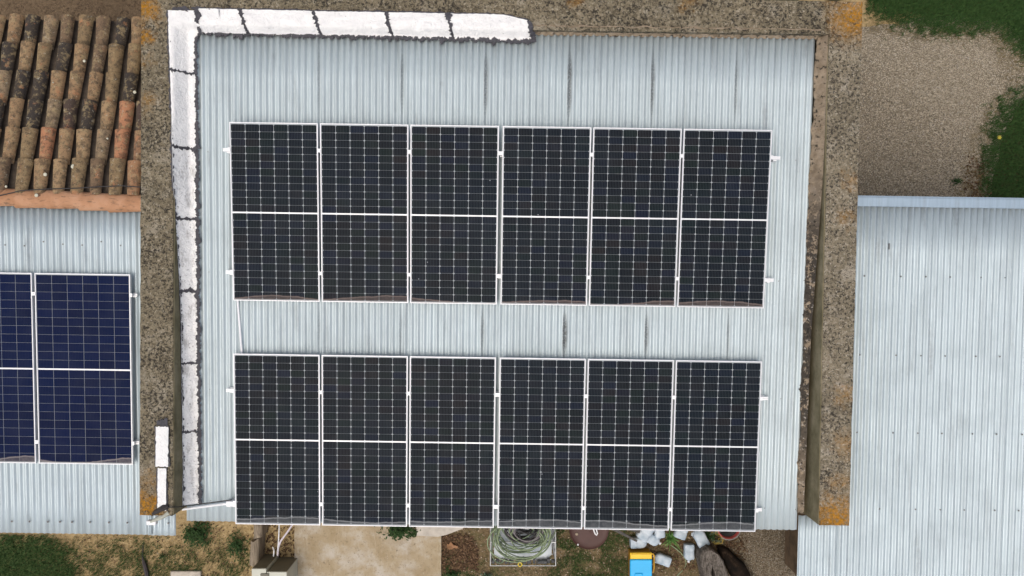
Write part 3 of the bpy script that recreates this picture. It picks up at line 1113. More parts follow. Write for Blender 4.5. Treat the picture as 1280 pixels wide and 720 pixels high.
def solar_panel(kind, label, group, uleft, vt, dt, vl, dl, dirt):
    """upper edge at (vt, depth dt), lower edge at (vl, depth dl)"""
    n_panel[0] += 1
    zt, zl = H - dt, H - dl
    c = W(uleft + kind.pw / 2, (vt + vl) / 2, (zt + zl) / 2)
    X = W(1, 0, 0)
    Y = (W(0, vt, zt) - W(0, vl, zl)).normalized()
    Z = X.cross(Y)
    o = bpy.data.objects.new("solar_panel", None)
    o.empty_display_size = 0.1
    col.objects.link(o)
    o.location = c
    o.rotation_euler = Matrix((X, Y, Z)).transposed().to_euler()
    tag(o, label, "solar panel", group)
    piece("frame", kind.frame, o)
    mc = cell_material("solar_cell_glass", kind.base, kind.tint, o, dirt, 'cell', kind.bus, kind.pw, kind.ph, n_panel[0])
    mk = cell_material("solar_backsheet", kind.base, kind.tint, o, dirt, 'back', kind.bus, kind.pw, kind.ph, n_panel[0])
    piece("backsheet", kind.back, o, mat=mk)
    piece("centre_bar", kind.bar, o)
    for j in range(kind.ny):
        half = kind.ny // 2
        if j < half:
            y = -kind.gap / 2 - kind.py * (half - j - 0.5)
        else:
            y = kind.gap / 2 + kind.py * (j - half + 0.5)
        for i in range(kind.nx):
            piece("solar_cell", kind.cell, o, ((i - (kind.nx - 1) / 2) * kind.px, y, -0.0059), mat=mc)
    return o


ordn = ["leftmost", "second from left", "third from left", "third from right", "second from right", "rightmost"]
gaps = [0, .026, .025, .046, .024, .024]
dirt_up = (0.045, 0.028, 0.55, (0.17, 0.135, 0.12), 0.30)
dirt_lo = (0.088, 0.026, 0.50, (0.19, 0.20, 0.205), 0.38)
dirt_side = (0.060, 0.035, 0.60, (0.21, 0.19, 0.18), 0.35)
u = -3.324
starts = []
for k in range(6):
    u += gaps[k]
    starts.append(u)
    solar_panel(mono, "black solar panel with white grid lines, %s of the upper row of six" % ordn[k], "black solar panels on the main roof", u, 1.886, 8.39, -0.198, 8.592, dirt_up)
    u += mono.pw
for k in range(6):
    solar_panel(mono, "black solar panel with white grid lines, %s of the lower row of six" % ordn[k], "black solar panels on the main roof", starts[k], -0.838, 8.620, -2.922, 8.767, dirt_lo)
uR = -4.524 - poly.pw
solar_panel(poly, "dark blue solar panel shown whole on the left roof, beside the concrete parapet", "blue solar panels on the left roof", uR, 0.094, 8.52, -2.192, 8.65, dirt_side)
solar_panel(poly, "dark blue solar panel cut off by the left edge of the photo", "blue solar panels on the left roof", uR - 0.034 - poly.pw, 0.094, 8.52, -2.192, 8.65, dirt_side)

# rails with clamps
ROWN = [("upper", 1.574), ("lower", 0.14)]


def rail(label, v, u0, u1, vt, dt, vl, dl, cl, zr, over=True):
    t = (v - vl) / (vt - vl)
    zp = H - lerp(dl, dt, t)
    o = root("mounting_rail", label, "rail", ((u0 + u1) / 2, v, zr(v)), "aluminium rails carrying the solar panels")
    MB().box(u0, u1, v - 0.019, v - 0.003, zp - 0.075, zp - 0.0355).box(u0, u1, v + 0.003, v + 0.019, zp - 0.075, zp - 0.0355).box(u0 + .002, u1 - .002, v - 0.003, v + 0.003, zp - 0.075, zp - 0.045).part("bar", m_rail, o)
    for (a, b) in cl:
        MB().box(a, b, v - 0.021, v + 0.021, zp + 0.0006, zp + 0.006).box((a + b) / 2 - .004, (a + b) / 2 + .004, v - .012, v + .012, zp - 0.035, zp + 0.0003).lathe([(.0065, .006), (.0065, .012)], ((a + b) / 2, v, zp), 6, False).part("clamp", m_rail, o)
    for q in np.linspace(u0 + 0.05, u1 - 0.05, 9 if u1 - u0 > 4 else 4):
        MB().box(q - .02, q + .02, v - 0.03, v + 0.03, zr(v) - .004, zp - 0.0755).part("foot", m_rail, o)


def clamps(starts, w):
    out = []
    for k, s in enumerate(starts):
        if k:
            out.append((starts[k - 1] + w - 0.006, s + 0.006))
    return out


cl = clamps(starts, mono.pw)
uend = starts[-1] + mono.pw
clE = [(starts[0] - 0.024, starts[0] + 0.006)] + cl + [(uend - 0.006, uend + 0.024)]
rail("aluminium rail under the upper part of the upper black panel row", 1.574, -3.42, 3.13, 1.886, 8.39, -0.198, 8.592, clE, z_roof)
rail("aluminium rail under the lower part of the upper black panel row", 0.14, -3.42, 3.125, 1.886, 8.39, -0.198, 8.592, clE, z_roof)
rail("aluminium rail under the upper part of the lower black panel row", -1.286, -3.43, 3.11, -0.838, 8.620, -2.922, 8.767, clE, z_roof)
rail("aluminium rail under the lower part of the lower black panel row", -2.66, -3.40, 3.09, -0.838, 8.620, -2.922, 8.767, clE, z_roof)
cl2 = [(uR - 0.040, uR + 0.006), (-4.524 - 0.006, -4.50)]
rail("aluminium rail under the upper part of the blue panels on the left roof", -0.152, -6.9, -4.462, 0.094, 8.52, -2.192, 8.65, cl2, z_left)
rail("aluminium rail under the lower part of the blue panels on the left roof", -1.93, -6.9, -4.462, 0.094, 8.52, -2.192, 8.65, cl2, z_left)

# white conduit between the two panel rows, and the one leaving the lower left corner
a, b = UV(296.5, 372, 8.66), UV(302.5, 446, 8.70)
MB().tube([(a[0], a[1], z_roof(a[1]) + .026), (b[0], b[1], z_roof(b[1]) + .026)], 0.014, 8).thing("cable_conduit", m_pvc, "white straight conduit on the roof between the two panel rows", "conduit", (a[0], a[1], z_roof(a[1])), smooth=True, turned=True)
a, b = UV(226, 638, 8.74), UV(286, 630, 8.76)
cz = z_roof(-2.6) + 0.045
cj = root("cable_trunking", "white trunking with end box running from the lower left corner to the panels", "conduit", (a[0], a[1], cz))
MB().tube([(a[0], a[1], cz), (b[0], b[1], cz - .01)], 0.016, 8).part("trunking", m_pvc, cj, smooth=True)
MB().bbox(b[0] - .035, b[0] + .09, b[1] - .035, b[1] + .035, cz - .03, cz + .03, .008).part("junction_box", m_pvc, cj)
pts = [(*UV(x, y, 8.5), z) for x, y, z in ((208, 634, 3.24), (216, 632, 3.26), (222, 634, 3.19), (228, 637, 3.05), (245, 636, 3.0), (262, 634, 2.99), (281, 631.5, 2.99))]
MB().tube(pts, 0.007, 6).thing("black_cable", m_black, "black cable bending over the lower end of the left parapet", "cable", pts[1], smooth=True, turned=True)
# taped cable bundle and white floodlight at the end of the left parapet
fb = root("floodlight", "small white floodlight on a grey bracket at the lower end of the left parapet", "floodlight", (*UV(196, 650, 8.55), 3.0))
pa, pb = UV(212, 640, 8.5), UV(189, 653, 8.55)
br = MB().tube([(pa[0], pa[1], 3.20), ((pa[0] + pb[0]) / 2, (pa[1] + pb[1]) / 2, 3.19), (pb[0], pb[1] + .01, 3.165)], [.035, .03, .012], 8)
br.part("bracket", plain("grey_bracket", (0.36, 0.38, 0.33), 0.7, 0, .3), fb, smooth=True)
MB().bbox(pb[0] - .055, pb[0] + .06, pb[1] - .03, pb[1] + .022, 3.10, 3.165, .008).part("housing", m_pvc, fb)
tp = [(*UV(x, y, 8.45), z) for x, y, z in ((187.5, 645.5, 3.20), (193, 641, 3.23), (199, 637.5, 3.245), (205, 634.5, 3.25), (210, 633, 3.24))]
MB().tube(tp, [.014, .028, .03, .036, .02], 8).thing("taped_pipe", plain("black_tape", (0.03, 0.026, 0.026), .7, 0, .5, 40, .5), "black taped pipe end on the lower end of the left parapet", "pipe", tp[2], smooth=True, turned=True)

# ------------------------------------------------------------------ ground
def ground_mat(name, a, b, c_, speck, sc_=1.0, gravel=0.0, green=0.0):
    m = M(name, 0.97, 0, 0.15)
    p = m.pos()
    n1 = m.noise(p, 1.1 * sc_, 6, 0.65)
    n2 = m.noise(p, 17 * sc_, 6, 0.7)
    c = m.ramp(n2, [(0.3, a), (0.52, b), (0.72, c_)])
    c = m.mix(m.rng(n1, 0.42, 0.62, 0, 0.5), c, tuple(q * 0.72 for q in b))
    if green:
        c = m.mix(m.rng(m.noise(p, 2.3, 6, 0.7), 0.5, 0.62, 0, green), c, (0.055, 0.075, 0.025))
    if gravel:
        v = m.voro(p, 62, 'F1', 'Color')
        e = m.voro(p, 62, 'F1', 'Distance')
        g = m.ramp(m.sep(v)[0], [(0.0, tuple(q * 0.42 for q in b)), (0.3, b), (0.6, c_), (0.85, tuple(min(1, q * 1.5) for q in c_)), (1.0, (0.52, 0.50, 0.45))])
        c = m.mix(gravel, c, g)
        c = m.mix(m.rng(e, 0.40, 0.75, 0, 0.6), c, tuple(q * 0.45 for q in a))
        m.bump(e, 0.8, 0.02)
    else:
        m.bump(m.noise(p, 38, 6, 0.7), 0.9, 0.02)
    c = m.mix(m.rng(m.noise(p, 48, 4, 0.7), 0.60, 0.70, 0, speck), c, (0.03, 0.022, 0.015))
    m.col(c)
    return m.m


m_ground = ground_mat("dry_soil", (0.20, 0.14, 0.065), (0.40, 0.30, 0.155), (0.54, 0.42, 0.245), 0.85)
m_litter = ground_mat("brown_litter", (0.105, 0.075, 0.045), (0.16, 0.115, 0.072), (0.21, 0.155, 0.10), 0.5, 1.6)
m_gravel = ground_mat("fine_gravel", (0.20, 0.17, 0.12), (0.32, 0.275, 0.20), (0.42, 0.37, 0.285), 0.5, 1, 0.6)
m_gravel2 = ground_mat("dark_gravel", (0.12, 0.095, 0.065), (0.19, 0.152, 0.105), (0.25, 0.205, 0.145), 0.6, 1, 0.7)
m_yard = ground_mat("yard_soil", (0.07, 0.052, 0.03), (0.19, 0.14, 0.08), (0.33, 0.26, 0.165), 0.95, 1.2, 0, 0.6)
m_turf = ground_mat("turf_soil", (0.03, 0.035, 0.015), (0.055, 0.055, 0.025), (0.10, 0.085, 0.045), 0.5, 1.2)

gm = MB()
gm.grid(lambda i, j: (lerp(-300, 300, i), lerp(-300, 300, j), 0.0), 4, 4)
go = bpy.data.objects.new("ground", gm.mesh("ground"))
go.data.materials.append(m_ground)
go['kind'] = 'structure'
col.objects.link(go)


def sheet(name, pxpoly, z, mat, wob=0.06):
    P = [G(x, y) for x, y in pxpoly]
    out = []
    for a, b in zip(P, P[1:] + P[:1]):
        n = max(1, int((b - a).length / 0.06))
        for k in range(n):
            q = a.lerp(b, k / n)
            out.append((q.x + wob * nz(q.x * 2.2, q.y * 2.2, 1) + 0.012 * nz(q.x * 15, q.y * 15, 2), q.y + wob * nz(q.x * 2.2, q.y * 2.2, 9) + 0.012 * nz(q.x * 15, q.y * 15, 5)))
    bm = bmesh.new()
    vs = [bm.verts.new((x, y, z)) for x, y in out]
    f = bm.faces.new(vs)
    f.normal_update()
    if f.normal.z < 0:
        f.normal_flip()
    bmesh.ops.triangulate(bm, faces=[f])
    me = bpy.data.meshes.new(name)
    bm.to_mesh(me)
    o = bpy.data.objects.new(name, me)
    me.materials.append(mat)
    o['kind'] = 'structure'
    col.objects.link(o)
    return o


sheet("litter_ground", [(-400, -300), (420, -300), (420, 200), (-400, 200)], 0.004, m_litter)
sheet("gravel_yard", [(900, 20), (1090, 34), (1170, 20), (1250, 20), (1300, 50), (1330, 88), (1320, 116), (1285, 150), (1262, 200), (1260, 330), (900, 330)], 0.008, m_gravel)
sheet("yard_soil", [(548, 600), (905, 600), (902, 668), (918, 700), (925, 790), (548, 790)], 0.004, m_yard)
sheet("gravel_path", [(905, 600), (1040, 600), (1040, 800), (922, 800), (914, 700), (900, 668)], 0.008, m_gravel2)


sheet("turf", [(900, -250), (1700, -250), (1700, 500), (1232, 500), (1240, 220), (1256, 158), (1284, 122), (1312, 92), (1285, 62), (1256, 22), (1160, 26), (1100, 2), (900, -4)], 0.012, m_turf, 0.10)


# ---- loose growth and litter: stuff nobody could count
def inside(x, y, poly):
    r = False
    j = len(poly) - 1
    for i in range(len(poly)):
        (xi, yi), (xj, yj) = poly[i], poly[j]
        if (yi > y) != (yj > y) and x < (xj - xi) * (y - yi) / (yj - yi) + xi:
            r = not r
        j = i
    return r


def sample(polys, n, soft, rng):
    xs = [p[0] for q in polys for p in q]
    ys = [p[1] for q in polys for p in q]
    out, tries = [], 0
    while len(out) < n and tries < n * 60:
        tries += 1
        x, y = rng.uniform(min(xs), max(xs)), rng.uniform(min(ys), max(ys))
        w = soft * 3.0 * nz(x * 0.11, y * 0.11, 4)
        if any(inside(x + rng.gauss(0, soft) + w, y + rng.gauss(0, soft) + w * .7, q) for q in polys):
            out.append((x, y))
    return out


def blades(name, label, polys, n, length, width, mat, soft=3, z=0.012, lean=(0.35, 1.25), seed=1, clump=None):
    rng = random.Random(seed)
    vs, fs = [], []
    for (x, y) in sample(polys, n, soft, rng):
        if clump and nz(x * clump, y * clump, seed) < rng.uniform(-.35, .05):
            continue
        p = G(x, y, z)
        a = rng.uniform(0, 6.283)
        L = rng.uniform(*length)
        w = rng.uniform(*width)
        le = rng.uniform(*lean)
        d = Vector((math.cos(a), math.sin(a), 0))
        s = Vector((-d.y, d.x, 0)) * w / 2
        mid = p + d * L * .45 * math.sin(le * .7) + Vector((0, 0, L * .5 * math.cos(le * .7)))
        tip = mid + d * L * .55 * math.sin(min(1.5, le * 1.2)) + Vector((0, 0, L * .5 * math.cos(min(1.5, le * 1.2))))
        b = len(vs)
        vs += [tuple(p - s), tuple(p + s), tuple(mid + s * .8), tuple(mid - s * .8), tuple(tip)]
        fs += [(b, b + 1, b + 2, b + 3), (b + 3, b + 2, b + 4)]
    mb = MB()
    mb.v, mb.f = vs, fs
    o = bpy.data.objects.new(name, mb.mesh(name))
    o.data.materials.append(mat)
    col.objects.link(o)
    return tag(o, label, "grass" if "grass" in name else "litter", kind="stuff")


def leaf_mat(name, stops, sc_=22, rough=0.75):
    m = M(name, rough, 0, 0.25)
    p = m.pos()
    m.col(m.ramp(m.noise(p, sc_, 4, 0.75), stops))
    return m.m


m_grass = leaf_mat("grass_blade", [(0.3, (0.018, 0.05, 0.014)), (0.5, (0.034, 0.082, 0.018)), (0.68, (0.06, 0.115, 0.03))])
m_grass_dry = leaf_mat("dry_grass", [(0.3, (0.10, 0.085, 0.03)), (0.5, (0.20, 0.155, 0.065)), (0.7, (0.33, 0.26, 0.13))])
m_grass_mix = leaf_mat("thin_grass", [(0.3, (0.035, 0.055, 0.018)), (0.5, (0.07, 0.088, 0.03)), (0.7, (0.16, 0.14, 0.06))])
m_leaflit = leaf_mat("dead_leaf", [(0.32, (0.018, 0.013, 0.010)), (0.46, (0.065, 0.038, 0.022)), (0.56, (0.145, 0.085, 0.045)), (0.70, (0.30, 0.215, 0.135))], 38)
m_weed = leaf_mat("weed_leaf", [(0.3, (0.012, 0.032, 0.010)), (0.5, (0.026, 0.062, 0.016)), (0.7, (0.055, 0.105, 0.03))], 30)

m_grass_l = leaf_mat("lawn_blade", [(0.3, (0.020, 0.05, 0.014)), (0.5, (0.042, 0.088, 0.022)), (0.66, (0.10, 0.14, 0.045)), (0.75, (0.2, 0.19, 0.08))])
m_grass_y = leaf_mat("yard_blade", [(0.3, (0.016, 0.042, 0.010)), (0.5, (0.036, 0.078, 0.018)), (0.66, (0.085, 0.125, 0.036)), (0.78, (0.24, 0.20, 0.11))])
L1 = [[(-40, 668), (60, 672), (88, 690), (92, 712), (100, 760), (-40, 760)]]
L2 = [[(90, 680), (150, 705), (165, 760), (90, 760)]]
TR = [[(1082, -40), (1330, -40), (1330, 85), (1292, 80), (1268, 60), (1246, 36), (1160, 40), (1140, 34), (1086, 16)]]
RR_ = [[(1266, 118), (1330, 96), (1330, 320), (1222, 320), (1228, 232), (1224, 200), (1240, 150)]]
blades("lawn_grass", "dark green grass at the lower left below the metal eaves", L1, 15000, (.05, .12), (.006, .011), m_grass_l, 8, seed=11)
blades("thin_grass", "thin green grass between bare soil at the lower left", L2 + [[(120, 670), (320, 690), (300, 740), (120, 740)]], 9000, (.03, .075), (.005, .010), m_grass_y, 8, seed=12, clump=.06)
blades("lawn_grass", "dark green grass beyond the gravel at the top right corner", TR, 27000, (.05, .12), (.006, .011), m_grass, 6.5, seed=13)
blades("lawn_grass", "dark green grass at the right edge above the outbuilding roof", RR_, 17000, (.05, .12), (.006, .011), m_grass, 6.5, seed=14)
blades("dry_grass", "straw coloured dry grass fringing the lawn and the gravel", [[(1080, 24), (1150, 36), (1250, 34), (1290, 84), (1262, 125), (1238, 150), (1224, 200), (1205, 200), (1232, 140), (1262, 98), (1236, 52), (1150, 50), (1080, 42)], [(1202, 205), (1228, 210), (1230, 330), (1190, 330)]], 4200, (.03, .08), (.003, .006), m_grass_dry, 4, seed=15)
blades("dry_grass", "short dry straw lying on the soil at the lower left", [[(60, 668), (330, 664), (320, 760), (60, 760)]], 6500, (.02, .06), (.003, .007), m_grass_dry, 5, z=.006, lean=(.9, 1.5), seed=16)
blades("yard_grass", "patchy short green grass between the tank and the blue bin", [[(690, 655), (790, 655), (786, 720), (800, 770), (690, 770)], [(552, 708), (592, 712), (590, 770), (552, 770)]], 13000, (.025, .07), (.005, .010), m_grass_y, 7, seed=17, clump=.06)
blades("yard_grass", "sparse grass on the yard soil around the jugs", [[(592, 690), (700, 690), (920, 680), (920, 770), (592, 770)]], 5500, (.02, .06), (.004, .008), m_grass_mix, 6, seed=18, clump=.08)
blades("dry_grass", "dry straw scattered on the yard soil", [[(555, 660), (930, 660), (930, 770), (555, 770)]], 4500, (.02, .08), (.003, .006), m_grass_dry, 4, z=.006, lean=(.9, 1.5), seed=19)


def litter(name, label, polys, n, size, mat, soft=4, seed=1, z=0.012):
    rng = random.Random(seed)
    mb = MB()
    for (x, y) in sample(polys, n, soft, rng):
        p = G(x, y, z + rng.uniform(0, .02))
        s = rng.uniform(*size)
        R = Euler((rng.uniform(-.5, .5), rng.uniform(-.5, .5), rng.uniform(0, 6.28))).to_matrix()
        shape = [(0, -1, 0), (.45, -.45, .12), (.55, .2, .2), (0, 1, .05), (-.5, .25, .2), (-.4, -.4, .1), (0, 0, -.05)]
        mb.add([p + R @ (Vector(q) * s) for q in shape], [(0, 1, 6), (1, 2, 6), (2, 3, 6), (3, 4, 6), (4, 5, 6), (5, 0, 6)])
    o = bpy.data.objects.new(name, mb.mesh(name))
    o.data.materials.append(mat)
    col.objects.link(o)
    return tag(o, label, "leaves", kind="stuff")


litter("fallen_leaves", "brown fallen leaves between the concrete slab and the water tank", [[(551, 670), (585, 668), (598, 690), (596, 712), (552, 714)]], 700, (.02, .045), m_leaflit, 4, 21)
litter("fallen_leaves", "brown fallen leaves lying among the white jugs", [[(800, 668), (890, 672), (885, 715), (815, 712)]], 330, (.015, .04), m_leaflit, 5, 22)
litter("fallen_leaves", "brown leaf litter beside the grey stump", [[(880, 668), (935, 668), (930, 700), (910, 690)]], 190, (.012, .03), m_leaflit, 5, 23)
litter("fallen_leaves", "reddish brown leaf litter at the lower right end of the gravel", [[(1215, 195), (1240, 205), (1240, 250), (1205, 250)]], 260, (.012, .03), m_leaflit, 5, 24)
litter("fallen_leaves", "few small pale leaves scattered on the yard", [[(560, 660), (920, 660), (920, 740), (560, 740)]], 620, (.008, .022), leaf_mat("pale_leaf", [(0.3, (.2, .13, .07)), (.7, (.5, .42, .32))], 30), 4, 25)
litter("fallen_leaves", "dark leaf litter scattered on the soil at the lower left", [[(90, 662), (330, 650), (330, 740), (90, 740)]], 700, (.006, .022), m_leaflit, 4, 26)
litter("fallen_leaves", "dark leaf litter around the grey cabinet", [[(322, 652), (372, 652), (372, 700), (318, 700)]], 260, (.01, .028), m_leaflit, 4, 27)
litter("fallen_leaves", "brown twigs and leaves on the ground behind the terracotta tiles", [[(-60, -60), (180, -60), (180, 60), (-60, 60)]], 2600, (.006, .02), leaf_mat("brown_twig", [(.3, (.06, .04, .025)), (.5, (.13, .09, .055)), (.7, (.20, .145, .09))], 30), 1, 28)


def stones(name, label, polys, n, size, seed, mat, soft=2):
    rng = random.Random(seed)
    mb = MB()
    for (x, y) in sample(polys, n, soft, rng):
        s = rng.uniform(*size)
        p = G(x, y, 0.008 + s * .25)
        R = Euler((rng.uniform(0, 6), rng.uniform(0, 6), rng.uniform(0, 6))).to_matrix()
        k = [rng.uniform(.7, 1.3) for _ in range(6)]
        o = [(k[0], 0, 0), (-k[1], 0, 0), (0, k[2], 0), (0, -k[3], 0), (0, 0, k[4] * .7), (0, 0, -k[5] * .7)]
        mb.add([p + R @ (Vector(q) * s) for q in o], [(0, 2, 4), (2, 1, 4), (1, 3, 4), (3, 0, 4), (2, 0, 5), (1, 2, 5), (3, 1, 5), (0, 3, 5)])
    o = bpy.data.objects.new(name, mb.mesh(name))
    o.data.materials.append(mat)
    col.objects.link(o)
    return tag(o, label, "gravel", kind="stuff")


m_stone = M("pebble", 0.9, 0, 0.2)
_p = m_stone.pos()
m_stone.col(m_stone.ramp(m_stone.noise(_p, 60, 3, 0.8), [(0.28, (0.05, 0.043, 0.033)), (0.42, (0.21, 0.18, 0.13)), (0.56, (0.35, 0.31, 0.23)), (0.70, (0.55, 0.52, 0.44))]))
m_stone = m_stone.m
GR = [[(1062, 50), (1150, 52), (1240, 50), (1270, 90), (1240, 135), (1215, 200), (1220, 260), (1062, 260)]]
stones("loose_gravel", "fine brown gravel right of the parapet above the outbuilding", GR, 4200, (.005, .014), 31, m_stone)
stones("loose_gravel", "darker grey stones in the lower half of the gravel above the outbuilding", [[(1062, 120), (1130, 110), (1190, 150), (1215, 200), (1212, 260), (1062, 260)], [(1062, 60), (1090, 60), (1090, 140), (1062, 140)]], 3000, (.005, .013), 35, leaf_mat("grey_pebble", [(.3, (.035, .03, .026)), (.5, (.12, .105, .085)), (.7, (.33, .30, .25))], 60), 8)
stones("loose_gravel", "fine dark gravel between the stump and the outbuilding wall", [[(915, 655), (1000, 655), (1000, 760), (940, 760), (925, 700)]], 2600, (.006, .014), 32, m_stone)
stones("loose_gravel", "small pale pebbles on the soil at the lower left", [[(60, 660), (330, 655), (330, 760), (60, 760)]], 420, (.005, .013), 33, m_stone)
stones("loose_gravel", "small pebbles strewn over the yard soil", [[(555, 660), (910, 660), (910, 740), (555, 740)]], 650, (.005, .014), 34, m_stone)


# ---- leafy plants
def weed(label, px, py, rx, ry, n, size, z=(.02, .16), seed=1, name="weed_plant", mat=None, up=0.35):
    rng = random.Random(seed)
    c = G(px, py)
    o = root(name, label, "plant", tuple(c), turned=False)
    mb, st = MB(), MB()
    for k in range(9):
        a = k * .7 + rng.uniform(-.3, .3)
        q = Vector((math.cos(a) * rx * .7, math.sin(a) * ry * .7, z[1] * .6))
        st.tube([c + Vector((0, 0, .0)), c + q * .5 + Vector((0, 0, z[1] * .35)), c + q], [.006, .004, .002], 5)
    k = 0
    while k < n:
        x, y = rng.gauss(0, .42), rng.gauss(0, .42)
        r = math.hypot(x, y)
        if r > 1 or nz(x * 2.6 + seed * 3, y * 2.6, seed) < -0.15:
            if rng.random() < .85:
                continue
        k += 1
        p = c + Vector((x * rx, y * ry, rng.uniform(*z) * (1.1 - .6 * r)))
        s = rng.uniform(*size)
        R = Euler((rng.uniform(-.7, .7), rng.uniform(-.7, .7), rng.uniform(0, 6.28))).to_matrix()
        sh = [(0, -1, 0), (.42, -.3, .1), (.4, .3, .1), (0, 1, -.1), (-.4, .3, .1), (-.42, -.3, .1)]
        mb.add([p + R @ (Vector(q) * s) for q in sh], [(0, 1, 2, 3), (0, 3, 4, 5)])
    mb.part("leaves", mat or m_weed, o, kind="stuff")
    st.part("stems", m_weed, o)
    return o


weed("round dark green weed below the gap in the roof edges", 249, 666, .27, .23, 620, (.012, .03), seed=3)
weed("loose green weed left of the grey timber post", 297, 680, .20, .24, 360, (.010, .026), seed=4)
weed("tiny green weed seedling on soil under the left eaves", 206, 693, .07, .06, 60, (.008, .018), seed=5)
weed("dark green leafy shrub growing over the edge of the concrete slab", 503, 659, .40, .17, 720, (.012, .032), (.05, .28), seed=6, name="shrub")
weed("small green weed on the gravel above the outbuilding roof", 1193, 227, .09, .06, 90, (.008, .02), seed=8)
weed("bluish green weed beside the fallen leaves at the lower edge", 608, 718, .10, .06, 90, (.010, .024), seed=9, mat=leaf_mat("blue_weed", [(.3, (.05, .085, .055)), (.7, (.15, .21, .14))], 30))
weed("green weed in the wild corner behind the rightmost jugs", 886, 668, .16, .08, 120, (.01, .028), seed=10)
weed("low green weed beside the fallen leaves near the slab corner", 566, 716, .16, .05, 170, (.01, .022), seed=13)


def spiky(label, px, py, n, L, seed, mat, spread=.5):
    rng = random.Random(seed)
    c = G(px, py)
    mb = MB()
    for k in range(n):
        a = rng.uniform(0, 6.28)
        le = rng.uniform(.08, spread)
        l = rng.uniform(L * .6, L)
        d = Vector((math.cos(a), math.sin(a), 0))
        pts = [c + d * .02 * rng.random(), c + d * l * .45 * math.sin(le) + Vector((0, 0, l * .5)), c + d * l * math.sin(le * 1.5) + Vector((0, 0, l * .8)), c + d * l * 1.15 * math.sin(min(1.5, le * 2)) + Vector((0, 0, l * .82))]
        mb.tube(pts, [.008, .008, .006, .001], 4)
    return mb.thing("spiky_plant", mat, label, "plant", tuple(c))


spiky("bright green spiky plant growing between the white jugs", 836.5, 669, 46, .26, 3, leaf_mat("spiky_leaf", [(.3, (.06, .16, .03)), (.5, (.11, .24, .06)), (.7, (.22, .34, .12))], 16))
fl_o = MB()
fc = G(1249, 172, 0.10)
for k in range(7):
    a = k * .9
    fl_o.add([fc, fc + Vector((.022 * math.cos(a - .3), .022 * math.sin(a - .3), .006)), fc + Vector((.042 * math.cos(a), .042 * math.sin(a), .01)), fc + Vector((.022 * math.cos(a + .3), .022 * math.sin(a + .3), .006))], [(0, 1, 2, 3)])
fl_o.tube([(fc.x, fc.y, .0), (fc.x, fc.y, .10)], .003, 5)
fl_o.thing("yellow_flower", plain("yellow_petal", (.62, .52, .05), .6), "single small yellow flower in the grass at the right edge", "flower", (fc.x, fc.y, 0))

# ------------------------------------------------------------------ the yard along the bottom
# concrete slab
m_slab = M("yard_concrete", 0.9, 0, 0.25)
_p = m_slab.pos()
_c = m_slab.ramp(m_slab.noise(_p, 2.6, 6, 0.65), [(0.33, (0.31, 0.245, 0.15)), (0.47, (0.37, 0.305, 0.205)), (0.58, (0.43, 0.385, 0.31)), (0.72, (0.50, 0.47, 0.42))])
_c = m_slab.mix(m_slab.rng(m_slab.noise(m_slab.map(_p, (1, 1, 1), (3, 1, 0)), 1.7, 6, 0.7), 0.50, 0.68, 0, 0.55), _c, (0.27, 0.205, 0.115))
_c = m_slab.mix(m_slab.rng(m_slab.noise(m_slab.map(_p, (9, 1.2, 1)), 2.6, 6, 0.7, 1.5), 0.56, 0.66, 0, 0.45), _c, (0.50, 0.45, 0.36))
_c = m_slab.mix(m_slab.rng(m_slab.noise(_p, 24, 6, 0.75), 0.52, 0.68, 0, 0.6), _c, (0.17, 0.135, 0.09))
_c = m_slab.mix(m_slab.rng(m_slab.noise(_p, 12, 4, 0.75), 0.66, 0.71, 0, 0.8), _c, (0.05, 0.035, 0.025))
m_slab.col(_c)
m_slab.bump(m_slab.noise(_p, 40, 6, 0.7), 0.5, 0.008)
m_slab = m_slab.m
a, b = G(368, 640, .07), G(551.5, 770, .07)
sl = MB()


def slab_fn(i, j):
    x, y = lerp(a.x, b.x, i), lerp(b.y, a.y, j)
    if i in (0, 1):
        x += .006 * nz(y * 14, 2) + .01 * nz(y * 3, 2)
    return (x, y, .07 + .004 * nz(x * 3, y * 3))


sl.grid(slab_fn, 30, 22)
for side in (0, 30):
    b0 = len(sl.v)
    ids = [j * 31 + side for j in range(23)]
    sl.v += [(sl.v[k][0], sl.v[k][1], -.05) for k in ids]
    for q in range(22):
        f = (ids[q], ids[q + 1], b0 + q + 1, b0 + q)
        sl.f.append(f if side == 0 else tuple(reversed(f)))
so = sl.thing("concrete_slab", m_slab, None, None, (0, 0, 0))
so['kind'] = 'structure'
# pale rounded ledge stone
a, b = G(520, 640, .16), G(583, 671, .16)
poly_ = [(a.x, a.y), (a.x + .01, b.y + .02), (a.x + .35, b.y), (a.x + .50, b.y + .035), (b.x - .06, b.y + .13), (b.x, b.y + .19), (b.x, a.y)]
ld = MB().prism(list(reversed(poly_))[::-1], .07, .16)
ld.thing("ledge_stone", plain("pale_stone", (.46, .43, .38), .9, 0, .22, 9, .5), "pale flat stone ledge with a slanted end at the slab's upper right corner", "stone slab", (a.x, a.y, .07))
a, b = G(213, 714, .05), G(251, 745, .05)
MB().bbox(a.x, b.x, b.y, a.y, -.02, .06, .012).thing("stone_block", plain("light_block", (.44, .40, .34), .9, 0, .3, 9, .5), "pale stone block half cut off by the lower edge, left of the cabinet", "stone", (a.x, a.y, 0))
pts = [G(*q) for q in ((179, 678, .02), (178, 695, .03), (180, 704, .05), (183, 715, .05), (186, 740, .05))]
MB().tube(pts, [.006, .009, .03, .032, .034], 7).thing("dark_branch", plain("dark_wood", (.05, .043, .045), .9, 0, .5, 30, .6), "short dark branch standing on the soil below the left eaves", "branch", tuple(pts[2]))

